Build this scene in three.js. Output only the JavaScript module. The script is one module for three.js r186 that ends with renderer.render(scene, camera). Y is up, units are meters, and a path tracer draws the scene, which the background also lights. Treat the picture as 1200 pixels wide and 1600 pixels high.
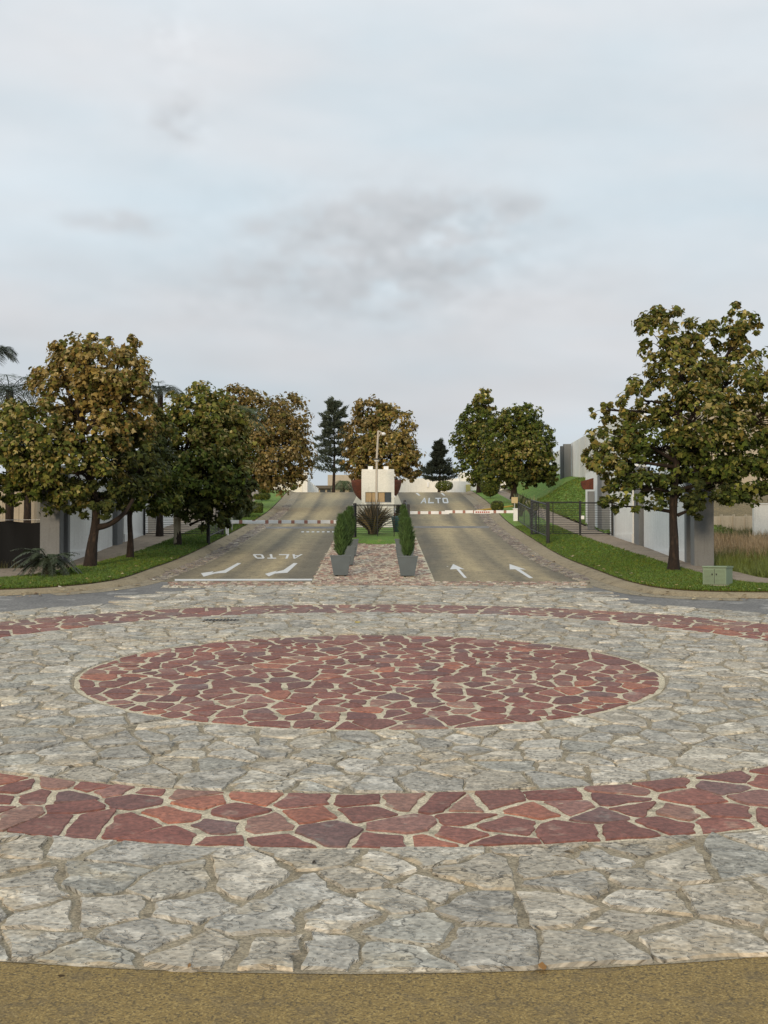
import * as THREE from 'three';
import { mergeGeometries } from 'three/addons/utils/BufferGeometryUtils.js';

// ---------------------------------------------------------------- camera, sky, sun, exposure
const W = 1200, H = 1600, F = 2219;            // photograph and its focal length in pixels
const HORIZON = 850, EYE = 4.0, SLOPE = 0.0676; // level line in the photo, eye height, slope of the hillside
const scene = new THREE.Scene();
const camera = new THREE.PerspectiveCamera(2 * Math.atan(800 / F) * 180 / Math.PI, W / H, 0.1, 2000);
const PITCH = Math.atan((HORIZON - 800) / F);
camera.position.set(0, EYE, 0); camera.rotation.set(PITCH, 0, 0); camera.updateMatrixWorld(true);
const renderer = new THREE.WebGLRenderer({ antialias: true });
renderer.toneMapping = THREE.LinearToneMapping;
renderer.toneMappingExposure = 1.36;
renderer.shadowMap.enabled = true;
const sun = new THREE.DirectionalLight(new THREE.Color().setRGB(1, 0.8, 0.55), 1.5);
const SUNDIR = new THREE.Vector3(-0.32, 0.27, 1).normalize();
sun.position.copy(SUNDIR).multiplyScalar(160).add(new THREE.Vector3(0, 0, -60));
sun.target.position.set(0, 3, -60); sun.castShadow = true; sun.shadow.radius = 22;
Object.assign(sun.shadow.camera, { left: -70, right: 70, top: 60, bottom: -60, near: 1, far: 400 });
sun.shadow.mapSize.set(2048, 2048);
scene.add(sun); scene.add(sun.target);

// ---------------------------------------------------------------- noise and random numbers
function rngOf(a) { return () => { a |= 0; a = a + 0x6D2B79F5 | 0; let t = Math.imul(a ^ a >>> 15, 1 | a); t = t + Math.imul(t ^ t >>> 7, 61 | t) ^ t; return ((t ^ t >>> 14) >>> 0) / 4294967296; }; }
function h3(i, j, k) { let n = Math.imul(i, 374761393) + Math.imul(j, 668265263) + Math.imul(k, 2147483647 - 1013) | 0; n = Math.imul(n ^ n >>> 13, 1274126177); n ^= n >>> 16; return (n >>> 0) / 4294967296; }
const sm = (t) => t * t * (3 - 2 * t), lerp = (a, b, t) => a + (b - a) * t, clamp = (x, a = 0, b = 1) => Math.min(b, Math.max(a, x));
const sstep = (a, b, x) => sm(clamp((x - a) / (b - a)));
const HASH = new Float32Array(65536); for (let i = 0; i < 65536; i++) HASH[i] = h3(i & 255, i >> 8, 77);
function vn(x, y, per = 0, s = 0) {           // value noise in the plane, tileable when per > 0
  const fx = Math.floor(x), fy = Math.floor(y), u0 = x - fx, v0 = y - fy, u = u0 * u0 * (3 - 2 * u0), v = v0 * v0 * (3 - 2 * v0);
  let i = fx, j = fy, i1 = fx + 1, j1 = fy + 1;
  if (per) { i = i % per; if (i < 0) i += per; j = j % per; if (j < 0) j += per; i1 = i + 1 === per ? 0 : i + 1; j1 = j + 1 === per ? 0 : j + 1; }
  const ox = s * 37, oy = s * 101; i = (i + ox) & 255; i1 = (i1 + ox) & 255; j = ((j + oy) & 255) << 8; j1 = ((j1 + oy) & 255) << 8;
  const a = HASH[i | j], b = HASH[i1 | j], c = HASH[i | j1], d = HASH[i1 | j1], p = a + (b - a) * u;
  return p + (c + (d - c) * u - p) * v;
}
function fbm(x, y, oct, per = 0, s = 0, g = 0.5) { let a = 1, t = 0, n = 0; for (let o = 0; o < oct; o++) { t += a * vn(x, y, per, s + o); n += a; a *= g; x *= 2; y *= 2; per *= 2; } return t / n; }
function vn3(x, y, z) { const k = Math.floor(z), w = sm(z - k); return lerp(vn(x, y, 0, k * 7 + 3), vn(x, y, 0, k * 7 + 10), w); }

// ---------------------------------------------------------------- the sky: even high cloud with a few thicker banks
{
  const w = 2048, h = 1024, data = new Float32Array(w * h * 4);
  const blob = (az, el, a0, e0, ra, re) => Math.exp(-(((az - a0) / ra) ** 2 + ((el - e0) / re) ** 2));
  for (let r = 0; r < h; r++) {
    const el = (r + 0.5) / h * Math.PI - Math.PI / 2, eld = el * 180 / Math.PI, up = Math.max(0, Math.sin(el));
    for (let c = 0; c < w; c++) {
      const an = ((c + 0.5) / w - 0.5) * 2 * Math.PI, dx = Math.cos(an) * Math.cos(el), dz = Math.sin(an) * Math.cos(el), dy = Math.sin(el);
      const azd = Math.atan2(dx, -dz) * 180 / Math.PI;
      // a layer of cloud seen in perspective
      const q = 1 / (Math.max(dy, 0) + 0.13), X = dx * q, Y = dz * q;
      const big = fbm(X * 1.1 + 7, Y * 1.1 + 3, 4), mid = fbm(X * 3 + 1, Y * 4.5 + 9, 5, 0, 20), wisp = fbm(azd * 0.14 + eld * 0.12 + 40, eld * 0.55 + 11, 6, 0, 77, 0.58);
      const fine = fbm(azd * 0.55 + 3, eld * 1.1 + 8, 5, 0, 140, 0.6), streaky = fbm(azd * 0.09 - eld * 0.1 + 5, eld * 0.4 + azd * 0.05 + 2, 5, 0, 99);
      let L = 0.475 + 0.27 * up + 0.06 * (big - 0.5) * 2 + 0.09 * (streaky - 0.5);
      let blue = clamp(0.5 + 1.6 * (big - 0.5) + 1.3 * (0.5 - streaky) + 0.5 * (mid - 0.5), 0, 1);
      // banks of thicker, broken cloud
      const bank = blob(azd, eld, 0.6, 12.0, 5.0, 1.9) * 1.2 + blob(azd, eld, 4, 13.1, 2.2, 0.7) * 0.6 + blob(azd, eld, -10.6, 12.6, 2.2, 0.5) * 0.6 + blob(azd, eld, -8.2, 16.7, 1.2, 1.2) * 0.85 + blob(azd, eld, -8.6, 19.6, 1.2, 0.9) * 0.55 + blob(azd, eld, -2, 9.9, 8, 1.3) * 0.4 + 0.5 * sstep(0.54, 0.7, mid) * sstep(4, 12, eld) * sstep(14, 40, Math.abs(azd));
      const tiny = fbm(azd * 1.15 + eld * 0.3 + 17, eld * 2.4 + 6, 3, 0, 200, 0.6), nz = (wisp - 0.5) * 2.4 + (fine - 0.5) * 2.4 + (tiny - 0.5) * 1.5;
      const dens = bank * (0.6 + nz), t = sstep(0.08, 0.7, dens), rim = sstep(-0.15, 0.1, dens) * (1 - sstep(0.12, 0.4, dens)) * clamp(bank, 0, 1);
      L *= 1 - 0.16 * t + 0.07 * rim * sstep(0.42, 0.6, tiny) + 0.3 * clamp(bank) * (tiny - 0.5); blue *= 1 - 0.6 * t;
      L *= 1 + (0.05 * (wisp - 0.5) + 0.03 * (tiny - 0.5)) * sstep(3, 9, eld);
      if (eld < 0) { L = 0.22; blue = 0.2; }
      const k = (r * w + c) * 4;
      data[k] = L * lerp(0.972, 0.88, blue); data[k + 1] = L * lerp(1.0, 1.01, blue); data[k + 2] = L * lerp(1.04, 1.1, blue); data[k + 3] = 1;
    }
  }
  const t = new THREE.DataTexture(data, w, h, THREE.RGBAFormat, THREE.FloatType);
  t.mapping = THREE.EquirectangularReflectionMapping; t.magFilter = THREE.LinearFilter; t.minFilter = THREE.LinearFilter; t.wrapS = THREE.RepeatWrapping; t.needsUpdate = true;
  scene.background = t; scene.environment = t;
}

// ---------------------------------------------------------------- pixels and ground
const CREST = 130;
function gy(d) {                              // height of the hillside at distance d
  if (d < CREST - 3) return SLOPE * d;
  const a = CREST - 3, t = Math.min(d, CREST + 3) - a;
  return SLOPE * a + SLOPE * t - SLOPE * t * t / 12;
}
function ray(px, py) { return new THREE.Vector3((px - W / 2) / F, (H / 2 - py) / F, -1).applyEuler(camera.rotation); }
function atD(px, py, d) { const r = ray(px, py), k = d / -r.z; return new THREE.Vector3(r.x * k, EYE + r.y * k, -d); }   // a point at a known distance
function G(px, py, lift = 0) { const r = ray(px, py), s = -r.z, d = (EYE - lift) / (SLOPE * s - r.y) * s; return { x: r.x * d / s, d }; }   // where a pixel meets the hillside
const V = (x, d, lift = 0) => new THREE.Vector3(x, gy(d) + lift, -d);
const mpp = (d) => d / F;

// ---------------------------------------------------------------- textures and materials
function tex(n, fn, srgb = true) {
  const data = new Uint8Array(n * n * 4);
  for (let j = 0; j < n; j++) for (let i = 0; i < n; i++) { const c = fn(i / n, j / n), k = (j * n + i) * 4; data[k] = clamp(c[0], 0, 255); data[k + 1] = clamp(c[1] ?? c[0], 0, 255); data[k + 2] = clamp(c[2] ?? c[0], 0, 255); data[k + 3] = 255; }
  const t = new THREE.DataTexture(data, n, n); t.wrapS = t.wrapT = THREE.RepeatWrapping; t.magFilter = THREE.LinearFilter; t.minFilter = THREE.LinearMipmapLinearFilter; t.generateMipmaps = true;
  if (srgb) t.colorSpace = THREE.SRGBColorSpace; t.needsUpdate = true; return t;
}
const rep = (t, s) => { const c = t.clone(); c.repeat.set(1 / s, 1 / s); c.needsUpdate = true; return c; };
const mix3 = (a, b, t) => [lerp(a[0], b[0], t), lerp(a[1], b[1], t), lerp(a[2], b[2], t)];
// rough natural stone: relief
const stoneRelief = (u, v) => { const a = fbm(u * 8, v * 8, 6, 8, 5, 0.6), b = Math.abs(fbm(u * 6, v * 6, 5, 6, 60) - 0.5) * 2, pit = sstep(0.66, 0.74, fbm(u * 40, v * 40, 2, 40, 90)); return a * 0.75 + sstep(0, 0.09, b) * 0.25 - pit * 0.35; };
const T = {};
T.greyStone = tex(1024, (u, v) => {
  const n = fbm(u * 6, v * 6, 5, 6, 1), f = fbm(u * 60, v * 60, 4, 60, 2), crust = sstep(0.54, 0.62, fbm(u * 7, v * 7, 5, 7, 31, 0.62)), r = stoneRelief(u, v), ochre = sstep(0.62, 0.74, fbm(u * 5, v * 5, 4, 5, 44));
  let c = mix3([150, 147, 138], [182, 178, 166], n); c = mix3(c, [232, 227, 214], crust * 0.42); c = mix3(c, [176, 160, 130], ochre * 0.35);
  const crack = sstep(0.035, 0.0, Math.abs(fbm(u * 5, v * 5, 5, 5, 140, 0.55) - 0.5)) * sstep(0.45, 0.6, fbm(u * 4, v * 4, 3, 4, 150)), k = (0.7 + 0.46 * f + 0.34 * (r - 0.4)) * (1 - 0.4 * crack); return c.map((x) => x * k);
});
T.redStone = tex(1024, (u, v) => {
  const n = fbm(u * 6, v * 6, 5, 6, 11), f = fbm(u * 60, v * 60, 4, 60, 12), pale = sstep(0.6, 0.76, fbm(u * 9, v * 9, 5, 9, 13, 0.6));
  let c = mix3([138, 82, 76], [168, 104, 94], n); c = mix3(c, [196, 160, 146], pale * 0.45);
  const k = 0.72 + 0.5 * f; return c.map((x) => x * k);
});
T.stoneBump = tex(1024, (u, v) => [stoneRelief(u, v) * 210 + 20], false);
T.mortar = tex(512, (u, v) => { const n = fbm(u * 8, v * 8, 5, 8, 21), g = fbm(u * 140, v * 140, 2, 140, 22); const d = sstep(0.55, 0.72, fbm(u * 11, v * 11, 4, 11, 23)); return mix3(mix3([176, 164, 140], [202, 192, 168], n), [132, 124, 106], d * 0.6).map((x) => x * (0.72 + 0.5 * g)); });
T.grainBump = tex(512, (u, v) => [fbm(u * 90, v * 90, 3, 90, 25) * 255], false);
T.tan = tex(1024, (u, v) => {   // exposed yellow aggregate concrete
  const g = fbm(u * 128, v * 128, 3, 128, 33), s = sstep(0.55, 0.68, fbm(u * 120, v * 120, 2, 120, 34)), d = sstep(0.6, 0.72, fbm(u * 100, v * 100, 2, 100, 35)), n = fbm(u * 5, v * 5, 6, 5, 36), w = sstep(0.55, 0.7, fbm(u * 9, v * 9, 5, 9, 37));
  let c = mix3([148, 124, 70], [172, 146, 84], n); c = mix3(c, [208, 182, 116], s * 0.6); c = mix3(c, [92, 80, 54], d * 0.65); c = mix3(c, [128, 112, 80], w * 0.35); return c.map((x) => x * (0.8 + 0.36 * g));
});
T.road = tex(512, (u, v) => { const g = fbm(u * 120, v * 120, 3, 120, 41), n = fbm(u * 9, v * 9, 5, 9, 42), m = fbm(u * 3, v * 40, 3, 3, 43); return mix3(mix3([214, 208, 194], [255, 250, 238], n * 0.6 + m * 0.4), [150, 144, 130], sstep(0.62, 0.74, fbm(u * 21, v * 21, 4, 21, 44)) * 0.5).map((x) => x * (0.7 + 0.42 * g)); });
T.asphalt = tex(512, (u, v) => { const g = fbm(u * 130, v * 130, 3, 130, 51), n = fbm(u * 5, v * 5, 6, 5, 52), s = sstep(0.58, 0.72, fbm(u * 12, v * 12, 5, 12, 53)); return mix3(mix3([98, 96, 94], [130, 126, 120], n), [176, 172, 164], s * 0.5).map((x) => x * (0.72 + 0.5 * g)); });
T.concrete = tex(512, (u, v) => { const g = fbm(u * 110, v * 110, 3, 110, 61), n = fbm(u * 6, v * 6, 6, 6, 62), s = sstep(0.6, 0.75, fbm(u * 14, v * 14, 4, 14, 63)); return mix3(mix3([196, 186, 168], [226, 218, 202], n), [140, 128, 106], s * 0.5).map((x) => x * (0.8 + 0.32 * g)); });
T.plaster = tex(512, (u, v) => { const g = fbm(u * 80, v * 80, 3, 80, 71), n = fbm(u * 4, v * 4, 6, 4, 72), run = sstep(0.58, 0.74, fbm(u * 26, v * 3, 4, 26, 73)); return mix3(mix3([238, 238, 236], [252, 252, 250], n), [206, 204, 196], run * 0.22).map((x) => x * (0.93 + 0.1 * g)); });
T.lawn = tex(1024, (u, v) => { const g = fbm(u * 140, v * 140, 3, 140, 81), n = fbm(u * 5, v * 5, 6, 5, 82), y = sstep(0.58, 0.72, fbm(u * 17, v * 17, 4, 17, 83)); return mix3(mix3([80, 112, 26], [112, 142, 40], n), [146, 136, 74], y * 0.65).map((x) => x * (0.6 + 0.75 * g)); });
T.lawnBump = tex(512, (u, v) => [fbm(u * 70, v * 70, 3, 70, 84) * 255], false);
T.dirt = tex(512, (u, v) => { const g = fbm(u * 90, v * 90, 3, 90, 91), n = fbm(u * 6, v * 6, 5, 6, 92); return mix3([104, 92, 62], [136, 118, 82], n).map((x) => x * (0.66 + 0.6 * g)); });
T.bark = tex(512, (u, v) => { const g = fbm(u * 24, v * 7, 5, 24, 101), n = sstep(0.5, 0.7, fbm(u * 9, v * 6, 4, 9, 102)); return mix3([92, 76, 62], [150, 132, 112], n * 0.6).map((x) => x * (0.55 + 0.8 * g)); });
T.barkBump = tex(512, (u, v) => [fbm(u * 24, v * 7, 5, 24, 101) * 255], false);
T.rust = tex(512, (u, v) => { const g = fbm(u * 40, v * 40, 4, 40, 111), n = fbm(u * 5, v * 7, 5, 35, 112); return mix3([104, 54, 34], [150, 84, 50], n).map((x) => x * (0.7 + 0.5 * g)); });
T.metal = tex(512, (u, v) => { const g = fbm(u * 60, v * 60, 3, 60, 121), n = fbm(u * 5, v * 5, 5, 5, 122); const k = 222 + 20 * n + 14 * (g - 0.5); return [k, k, k]; });

function mat(o) {
  const { map, scale = 2, bump, bumpScale = 0.01, bumpTile, color = 0xffffff, rough = 0.9, ...rest } = o;
  const m = new THREE.MeshStandardMaterial({ color: Array.isArray(color) ? new THREE.Color().setRGB(...color) : color, roughness: rough, metalness: 0, side: THREE.DoubleSide, ...rest });
  if (map) m.map = rep(map, scale);
  if (bump) { m.bumpMap = rep(bump, bumpTile || scale); m.bumpScale = bumpScale; }
  return m;
}
const M = {
  grey: mat({ map: T.greyStone, scale: 2.0, bump: T.stoneBump, bumpScale: 0.05, color: [0.97, 0.925, 0.885], vertexColors: true, rough: 0.9 }),
  red: mat({ map: T.redStone, scale: 2.4, bump: T.stoneBump, bumpScale: 0.016, color: [0.66, 0.88, 0.84], vertexColors: true, rough: 0.85 }),
  mortar: mat({ map: T.mortar, scale: 2.2, color: [1.08, 1.06, 1.02], bump: T.grainBump, bumpScale: 0.008, bumpTile: 1.5, rough: 0.95 }),
  greyMortar: mat({ map: T.mortar, scale: 2.2, bump: T.grainBump, bumpScale: 0.008, bumpTile: 1.5, color: [0.58, 0.545, 0.5], rough: 0.95 }),
  tan: mat({ map: T.tan, scale: 1.7, bump: T.grainBump, bumpScale: 0.004, bumpTile: 1, color: [0.64, 0.615, 0.62] }),
  road: mat({ map: T.road, scale: 4, bump: T.grainBump, bumpScale: 0.004, bumpTile: 2, vertexColors: true }),
  asphalt: mat({ map: T.asphalt, scale: 5, bump: T.grainBump, bumpScale: 0.006, bumpTile: 2, rough: 0.85 }),
  kerb: mat({ map: T.concrete, scale: 3, bump: T.grainBump, bumpScale: 0.004, bumpTile: 2, color: [0.44, 0.385, 0.285] }),
  walk: mat({ map: T.concrete, scale: 3, bump: T.grainBump, bumpScale: 0.004, bumpTile: 2, color: [0.42, 0.36, 0.31] }),
  conc: mat({ map: T.concrete, scale: 2, color: [0.55, 0.54, 0.52] }),
  lawn: mat({ map: T.lawn, scale: 3, bump: T.lawnBump, bumpScale: 0.03, bumpTile: 2 }),
  dirt: mat({ map: T.dirt, scale: 4, bump: T.lawnBump, bumpScale: 0.05, bumpTile: 3 }),
  white: mat({ map: T.plaster, scale: 3, color: [0.88, 0.88, 0.87] }),
  cream: mat({ map: T.plaster, scale: 3, color: [0.88, 0.855, 0.79] }),
  beige: mat({ map: T.plaster, scale: 3, color: [0.5, 0.43, 0.33] }),
  greyWall: mat({ map: T.plaster, scale: 2, color: [0.21, 0.215, 0.22] }),
  darkWall: mat({ map: T.plaster, scale: 2, color: [0.13, 0.137, 0.145] }),
  paint: mat({ map: T.metal, scale: 0.7, color: [0.78, 0.765, 0.73], rough: 0.75 }),
  black: mat({ color: [0.012, 0.012, 0.013], rough: 0.55 }),
  cloth: mat({ map: T.metal, scale: 0.8, color: [0.006, 0.006, 0.0065], rough: 1, }),
  steel: mat({ map: T.metal, scale: 1, color: [0.5, 0.5, 0.5], rough: 0.45, metalness: 0.7 }),
  whiteMetal: mat({ map: T.metal, scale: 1, color: [0.97, 0.96, 0.94], rough: 0.5 }),
  redPaint: mat({ map: T.metal, scale: 1, color: [0.5, 0.06, 0.04], rough: 0.5 }),
  yellow: mat({ map: T.concrete, scale: 1.5, color: [0.75, 0.5, 0.06], rough: 0.8 }),
  pot: mat({ map: T.metal, scale: 0.7, color: [0.125, 0.15, 0.162], rough: 0.6 }),
  teal: mat({ map: T.metal, scale: 0.7, color: [0.03, 0.1, 0.105], rough: 0.5 }),
  boxGreen: mat({ map: T.metal, scale: 0.9, color: [0.24, 0.31, 0.2], rough: 0.6 }),
  soil: mat({ map: T.dirt, scale: 0.6, color: [0.35, 0.3, 0.28] }),
  rust: mat({ map: T.rust, scale: 1.5, color: [0.5, 0.48, 0.5], rough: 0.85 }),
  bark: mat({ map: T.bark, scale: 1.2, bump: T.barkBump, bumpScale: 0.03, color: [0.2, 0.165, 0.14] }),
  paleBark: mat({ map: T.concrete, scale: 1.2, bump: T.barkBump, bumpScale: 0.02, color: [0.42, 0.39, 0.34] }),
  redBark: mat({ map: T.bark, scale: 1.2, bump: T.barkBump, bumpScale: 0.03, color: [0.75, 0.5, 0.36] }),
  leaf: new THREE.MeshPhysicalMaterial({ color: 0xffffff, vertexColors: true, roughness: 0.9, specularIntensity: 0.35, transmission: 0.3, thickness: 0, side: THREE.DoubleSide }),
  blade: mat({ vertexColors: true, rough: 0.6 }),
  glass: new THREE.MeshPhysicalMaterial({ color: 0x20262a, roughness: 0.08, metalness: 0, transmission: 0.2, thickness: 0 }),
  film: mat({ map: T.metal, scale: 0.5, color: [0.5, 0.34, 0.17], rough: 0.3 }),
  pole: mat({ map: T.metal, scale: 1, color: [0.6, 0.53, 0.44], rough: 0.6 }),
  window: mat({ color: [0.05, 0.06, 0.065], rough: 0.15 }),
  roofTile: mat({ map: T.concrete, scale: 2, color: [0.2, 0.19, 0.18] }),
};

// ---------------------------------------------------------------- geometry and scene helpers
const used = {};
function numbered(name) { const n = used[name] = (used[name] ?? -1) + 1; return n ? `${name}_${String(n).padStart(3, '0')}` : name; }
function finish(m) { m.castShadow = true; m.receiveShadow = true; return m; }
function part(name, geo, material, parent) { const m = finish(new THREE.Mesh(geo, material)); m.name = name; parent.add(m); return m; }
function tag(o, label, category, group, kind) { o.userData.label = label; o.userData.category = category; if (group) o.userData.group = group; if (kind) o.userData.kind = kind; return o; }
function thing(name, label, category, pos = [0, 0, 0], turn = 0, group) { const o = new THREE.Group(); o.name = numbered(name); o.position.set(...(pos.isVector3 ? pos.toArray() : pos)); o.rotation.y = turn; scene.add(o); return tag(o, label, category, group); }
function structure(name, geo, material, label, category) { const m = finish(new THREE.Mesh(geo, material)); m.name = numbered(name); scene.add(m); return tag(m, label, category, null, 'structure'); }
function single(name, geo, material, label, category, pos, group) { const m = finish(new THREE.Mesh(geo, material)); m.name = numbered(name); if (pos) m.position.copy(pos); scene.add(m); return tag(m, label, category, group); }
function uvMetres(g) {                        // texture coordinates in metres, from the side each face shows
  if (g.index) g = g.toNonIndexed();
  const p = g.attributes.position, uv = new Float32Array(p.count * 2), a = new THREE.Vector3(), b = new THREE.Vector3(), c = new THREE.Vector3(), n = new THREE.Vector3();
  for (let i = 0; i < p.count; i += 3) {
    a.fromBufferAttribute(p, i); b.fromBufferAttribute(p, i + 1); c.fromBufferAttribute(p, i + 2); n.copy(b).sub(a).cross(c.clone().sub(a));
    const ax = Math.abs(n.x), ay = Math.abs(n.y), az = Math.abs(n.z);
    [a, b, c].forEach((q, k) => { const [s, t] = ay >= ax && ay >= az ? [q.x, q.z] : ax >= az ? [q.z, q.y] : [q.x, q.y]; uv[(i + k) * 2] = s; uv[(i + k) * 2 + 1] = t; });
  }
  g.setAttribute('uv', new THREE.BufferAttribute(uv, 2)); return g;
}
function merge(list) { const gs = list.map((g) => { g = g.index ? g.toNonIndexed() : g; for (const k of Object.keys(g.attributes)) if (!['position', 'normal', 'uv', 'color'].includes(k)) g.deleteAttribute(k); return g; }); return mergeGeometries(gs); }
function box(w, h, d, x = 0, y = 0, z = 0, bev = 0.012) {   // a box whose base centre is at x, y, z, edges chamfered
  const b = Math.min(bev, w / 3, h / 3, d / 3), s = new THREE.Shape(), X = w / 2 - b, Y = h / 2 - b;
  s.moveTo(-X, -Y); s.lineTo(X, -Y); s.lineTo(X, Y); s.lineTo(-X, Y);
  const g = new THREE.ExtrudeGeometry(s, { depth: d - 2 * b, bevelEnabled: true, bevelThickness: b, bevelSize: b, bevelSegments: 1 });
  g.translate(x, y + h / 2, z - d / 2 + b); return uvMetres(g);
}
function rod(a, b, r0, r1 = r0, seg = 8) { const v = b.clone().sub(a), L = v.length(), g = new THREE.CylinderGeometry(r1, r0, L, seg, 1); g.translate(0, L / 2, 0); g.applyQuaternion(new THREE.Quaternion().setFromUnitVectors(new THREE.Vector3(0, 1, 0), v.normalize())); g.translate(a.x, a.y, a.z); return g.toNonIndexed(); }
const v3 = (x, y, z) => new THREE.Vector3(x, y, z);
function grid(nu, nv, fn, colFn) {            // a sheet of nu x nv cells; fn(s, t) gives the point, uv in metres
  const pos = [], uv = [], col = [], idx = [];
  for (let j = 0; j <= nv; j++) for (let i = 0; i <= nu; i++) { const p = fn(i / nu, j / nv); pos.push(p.x, p.y, p.z); uv.push(p.x, -p.z); if (colFn) col.push(...colFn(p, i / nu, j / nv)); }
  for (let j = 0; j < nv; j++) for (let i = 0; i < nu; i++) { const a = j * (nu + 1) + i, b = a + 1, c = a + nu + 1, e = c + 1; idx.push(a, b, e, a, e, c); }
  const g = new THREE.BufferGeometry(); g.setAttribute('position', new THREE.Float32BufferAttribute(pos, 3)); g.setAttribute('uv', new THREE.Float32BufferAttribute(uv, 2)); if (colFn) g.setAttribute('color', new THREE.Float32BufferAttribute(col, 3));
  g.setIndex(idx); g.computeVertexNormals(); if (g.attributes.normal.getY(0) < 0) { const ix = g.index.array; for (let k = 0; k < ix.length; k += 3) { const q = ix[k]; ix[k] = ix[k + 1]; ix[k + 1] = q; } g.computeVertexNormals(); }
  return g;
}
function curve2(pts) {                        // smooth plan line through stations; s in 0..1
  const c = new THREE.CatmullRomCurve3(pts.map(([x, d]) => new THREE.Vector3(x, 0, d)), false, 'centripetal'), n = pts.length - 1;
  return (s) => { const p = c.getPoint(clamp(s)); return { x: p.x, d: p.z }; };
}

// ---------------------------------------------------------------- the ground
const mound = (x, d) => 1.75 * sstep(10.0, 14.0, x) * sstep(64, 80, d) * sstep(40, 22, x);
structure('ground', grid(60, 130, (s, t) => { const x = lerp(-1, 1, s), X = Math.sign(x) * (Math.abs(x) ** 2) * 260, d = t < 0.75 ? lerp(-20, 150, t / 0.75) : lerp(150, 900, ((t - 0.75) / 0.25) ** 2); return V(X, d, -0.06 + mound(X, d) * 0.97); }), M.dirt, 'bare brown earth of the hillside under the lots', 'ground');
structure('approach_road', grid(40, 20, (s, t) => V(lerp(-45, 45, s), lerp(0, 25, t), 0)), M.tan, 'yellow exposed aggregate concrete at the near edge of the stone circle', 'road');
structure('circle_road', grid(60, 18, (s, t) => V(lerp(-45, 45, s), lerp(25.004, 43, t), 0)), M.asphalt, 'dark grey stained road curving round the stone circle', 'road');

// stations along each side: edge of the lawn, outer and inner edge of the pavement (x, distance)
const LE = [[-60, 38], [-14, 38.4], [-10.5, 38.9], [-9, 39.8], [-8.0, 41.5], [-7.5, 46], [-7.2, 50], [-7.0, 62.5], [-7.05, 84], [-7.7, 104], [-8.7, 130], [-9, 160]];
const LO = [[-60, 40.5], [-14, 41.2], [-11.2, 42], [-10.6, 43], [-10.1, 45], [-9.4, 49], [-9.1, 54], [-9, 64], [-9, 85], [-9.5, 105], [-10.5, 130], [-11, 160]];
const LI = [[-60, 43.5], [-14, 44.9], [-12.2, 45.4], [-11.3, 46], [-10.9, 47.5], [-10.8, 50], [-10.75, 55], [-10.7, 64], [-10.7, 85], [-11.2, 105], [-12.2, 130], [-13, 160]];
const RE = [[60, 37.5], [14, 38], [10.3, 38.2], [8.53, 38.5], [7.75, 39.2], [7.17, 41.1], [6.77, 45.1], [6.4, 50.7], [6.37, 61.6], [6.5, 74.6], [7.4, 100], [8.0, 130], [8.4, 160]];
const RO = [[60, 39], [14, 39.4], [10.9, 39.8], [10.4, 40.3], [10.0, 41.5], [9.7, 43.6], [9.4, 47], [9.2, 51], [8.6, 62.5], [8.6, 75], [9.2, 100], [9.8, 130], [10.2, 160]];
const RI = [[60, 42], [14, 41.6], [11.9, 41.8], [11.3, 42.2], [11.0, 44], [10.7, 46], [10.4, 48], [10.25, 52], [10.0, 62.5], [9.95, 75], [10.5, 100], [11, 130], [11.5, 160]];
const side = [[-1, LE, LO, LI], [1, RE, RO, RI]].map(([sg, E, O, I]) => ({ sg, E: curve2(E), O: curve2(O), I: curve2(I) }));
const KERB = 0.52, GUTTER = 0.6, LIFT = 0.13;
function inward(c, s, off, sg) { const a = c(s - 0.001), b = c(s + 0.001), p = c(s); let tx = b.x - a.x, td = b.d - a.d; const L = Math.hypot(tx, td) || 1; return { x: p.x - sg * td / L * off, d: p.d + sg * tx / L * off * 1 }; }
const kerbPiece = [];
for (const S of side) {
  const where = S.sg < 0 ? 'left' : 'right', n = 260;
  const lawn = structure('lawn', grid(6, n, (s, t) => { const a = S.E(t), b = S.O(t), x = lerp(a.x, b.x, s), d = lerp(a.d, b.d, s); return V(x, d, LIFT + 0.02 + 0.05 * Math.sin(Math.PI * s) + 0.03 * (fbm(x * 0.8, d * 0.8, 3) - 0.5)); }), M.lawn, S.sg < 0 ? 'clipped green verge under the row of leafy street trees' : 'clipped green verge beside the single large street tree', 'lawn');
  S.lawn = lawn;
  // the edge of the turf
  part('turf_edge', grid(1, n, (s, t) => { const a = inward(S.E, t, 0.0, S.sg); return V(a.x, a.d, lerp(LIFT - 0.05, LIFT + 0.022, s)); }), M.soil, lawn);
  structure('pavement', grid(2, n, (s, t) => { const a = S.O(t), b = S.I(t); return V(lerp(a.x, b.x, s), lerp(a.d, b.d, s), LIFT + 0.015); }), M.walk, S.sg < 0 ? 'brownish concrete footpath along the walls beside the shaded verge' : 'brownish concrete footpath between the verge and the dry grass lot', 'pavement');
  // rolled kerb: rises over its width
  const prof = [[0.02, LIFT - 0.012], [0.16, LIFT - 0.008], [0.34, 0.085], [0.45, 0.03], [KERB, 0.008]];
  structure('kerb', grid(prof.length - 1, n, (s, t) => { const k = Math.round(s * (prof.length - 1)), a = inward(S.E, t, prof[k][0], S.sg); return V(a.x, a.d, prof[k][1]); }), M.kerb, `wide rolled tan concrete kerb along the ${S.sg < 0 ? 'shaded tree row verge' : 'open sunny verge'}`, 'kerb');
}
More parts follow.
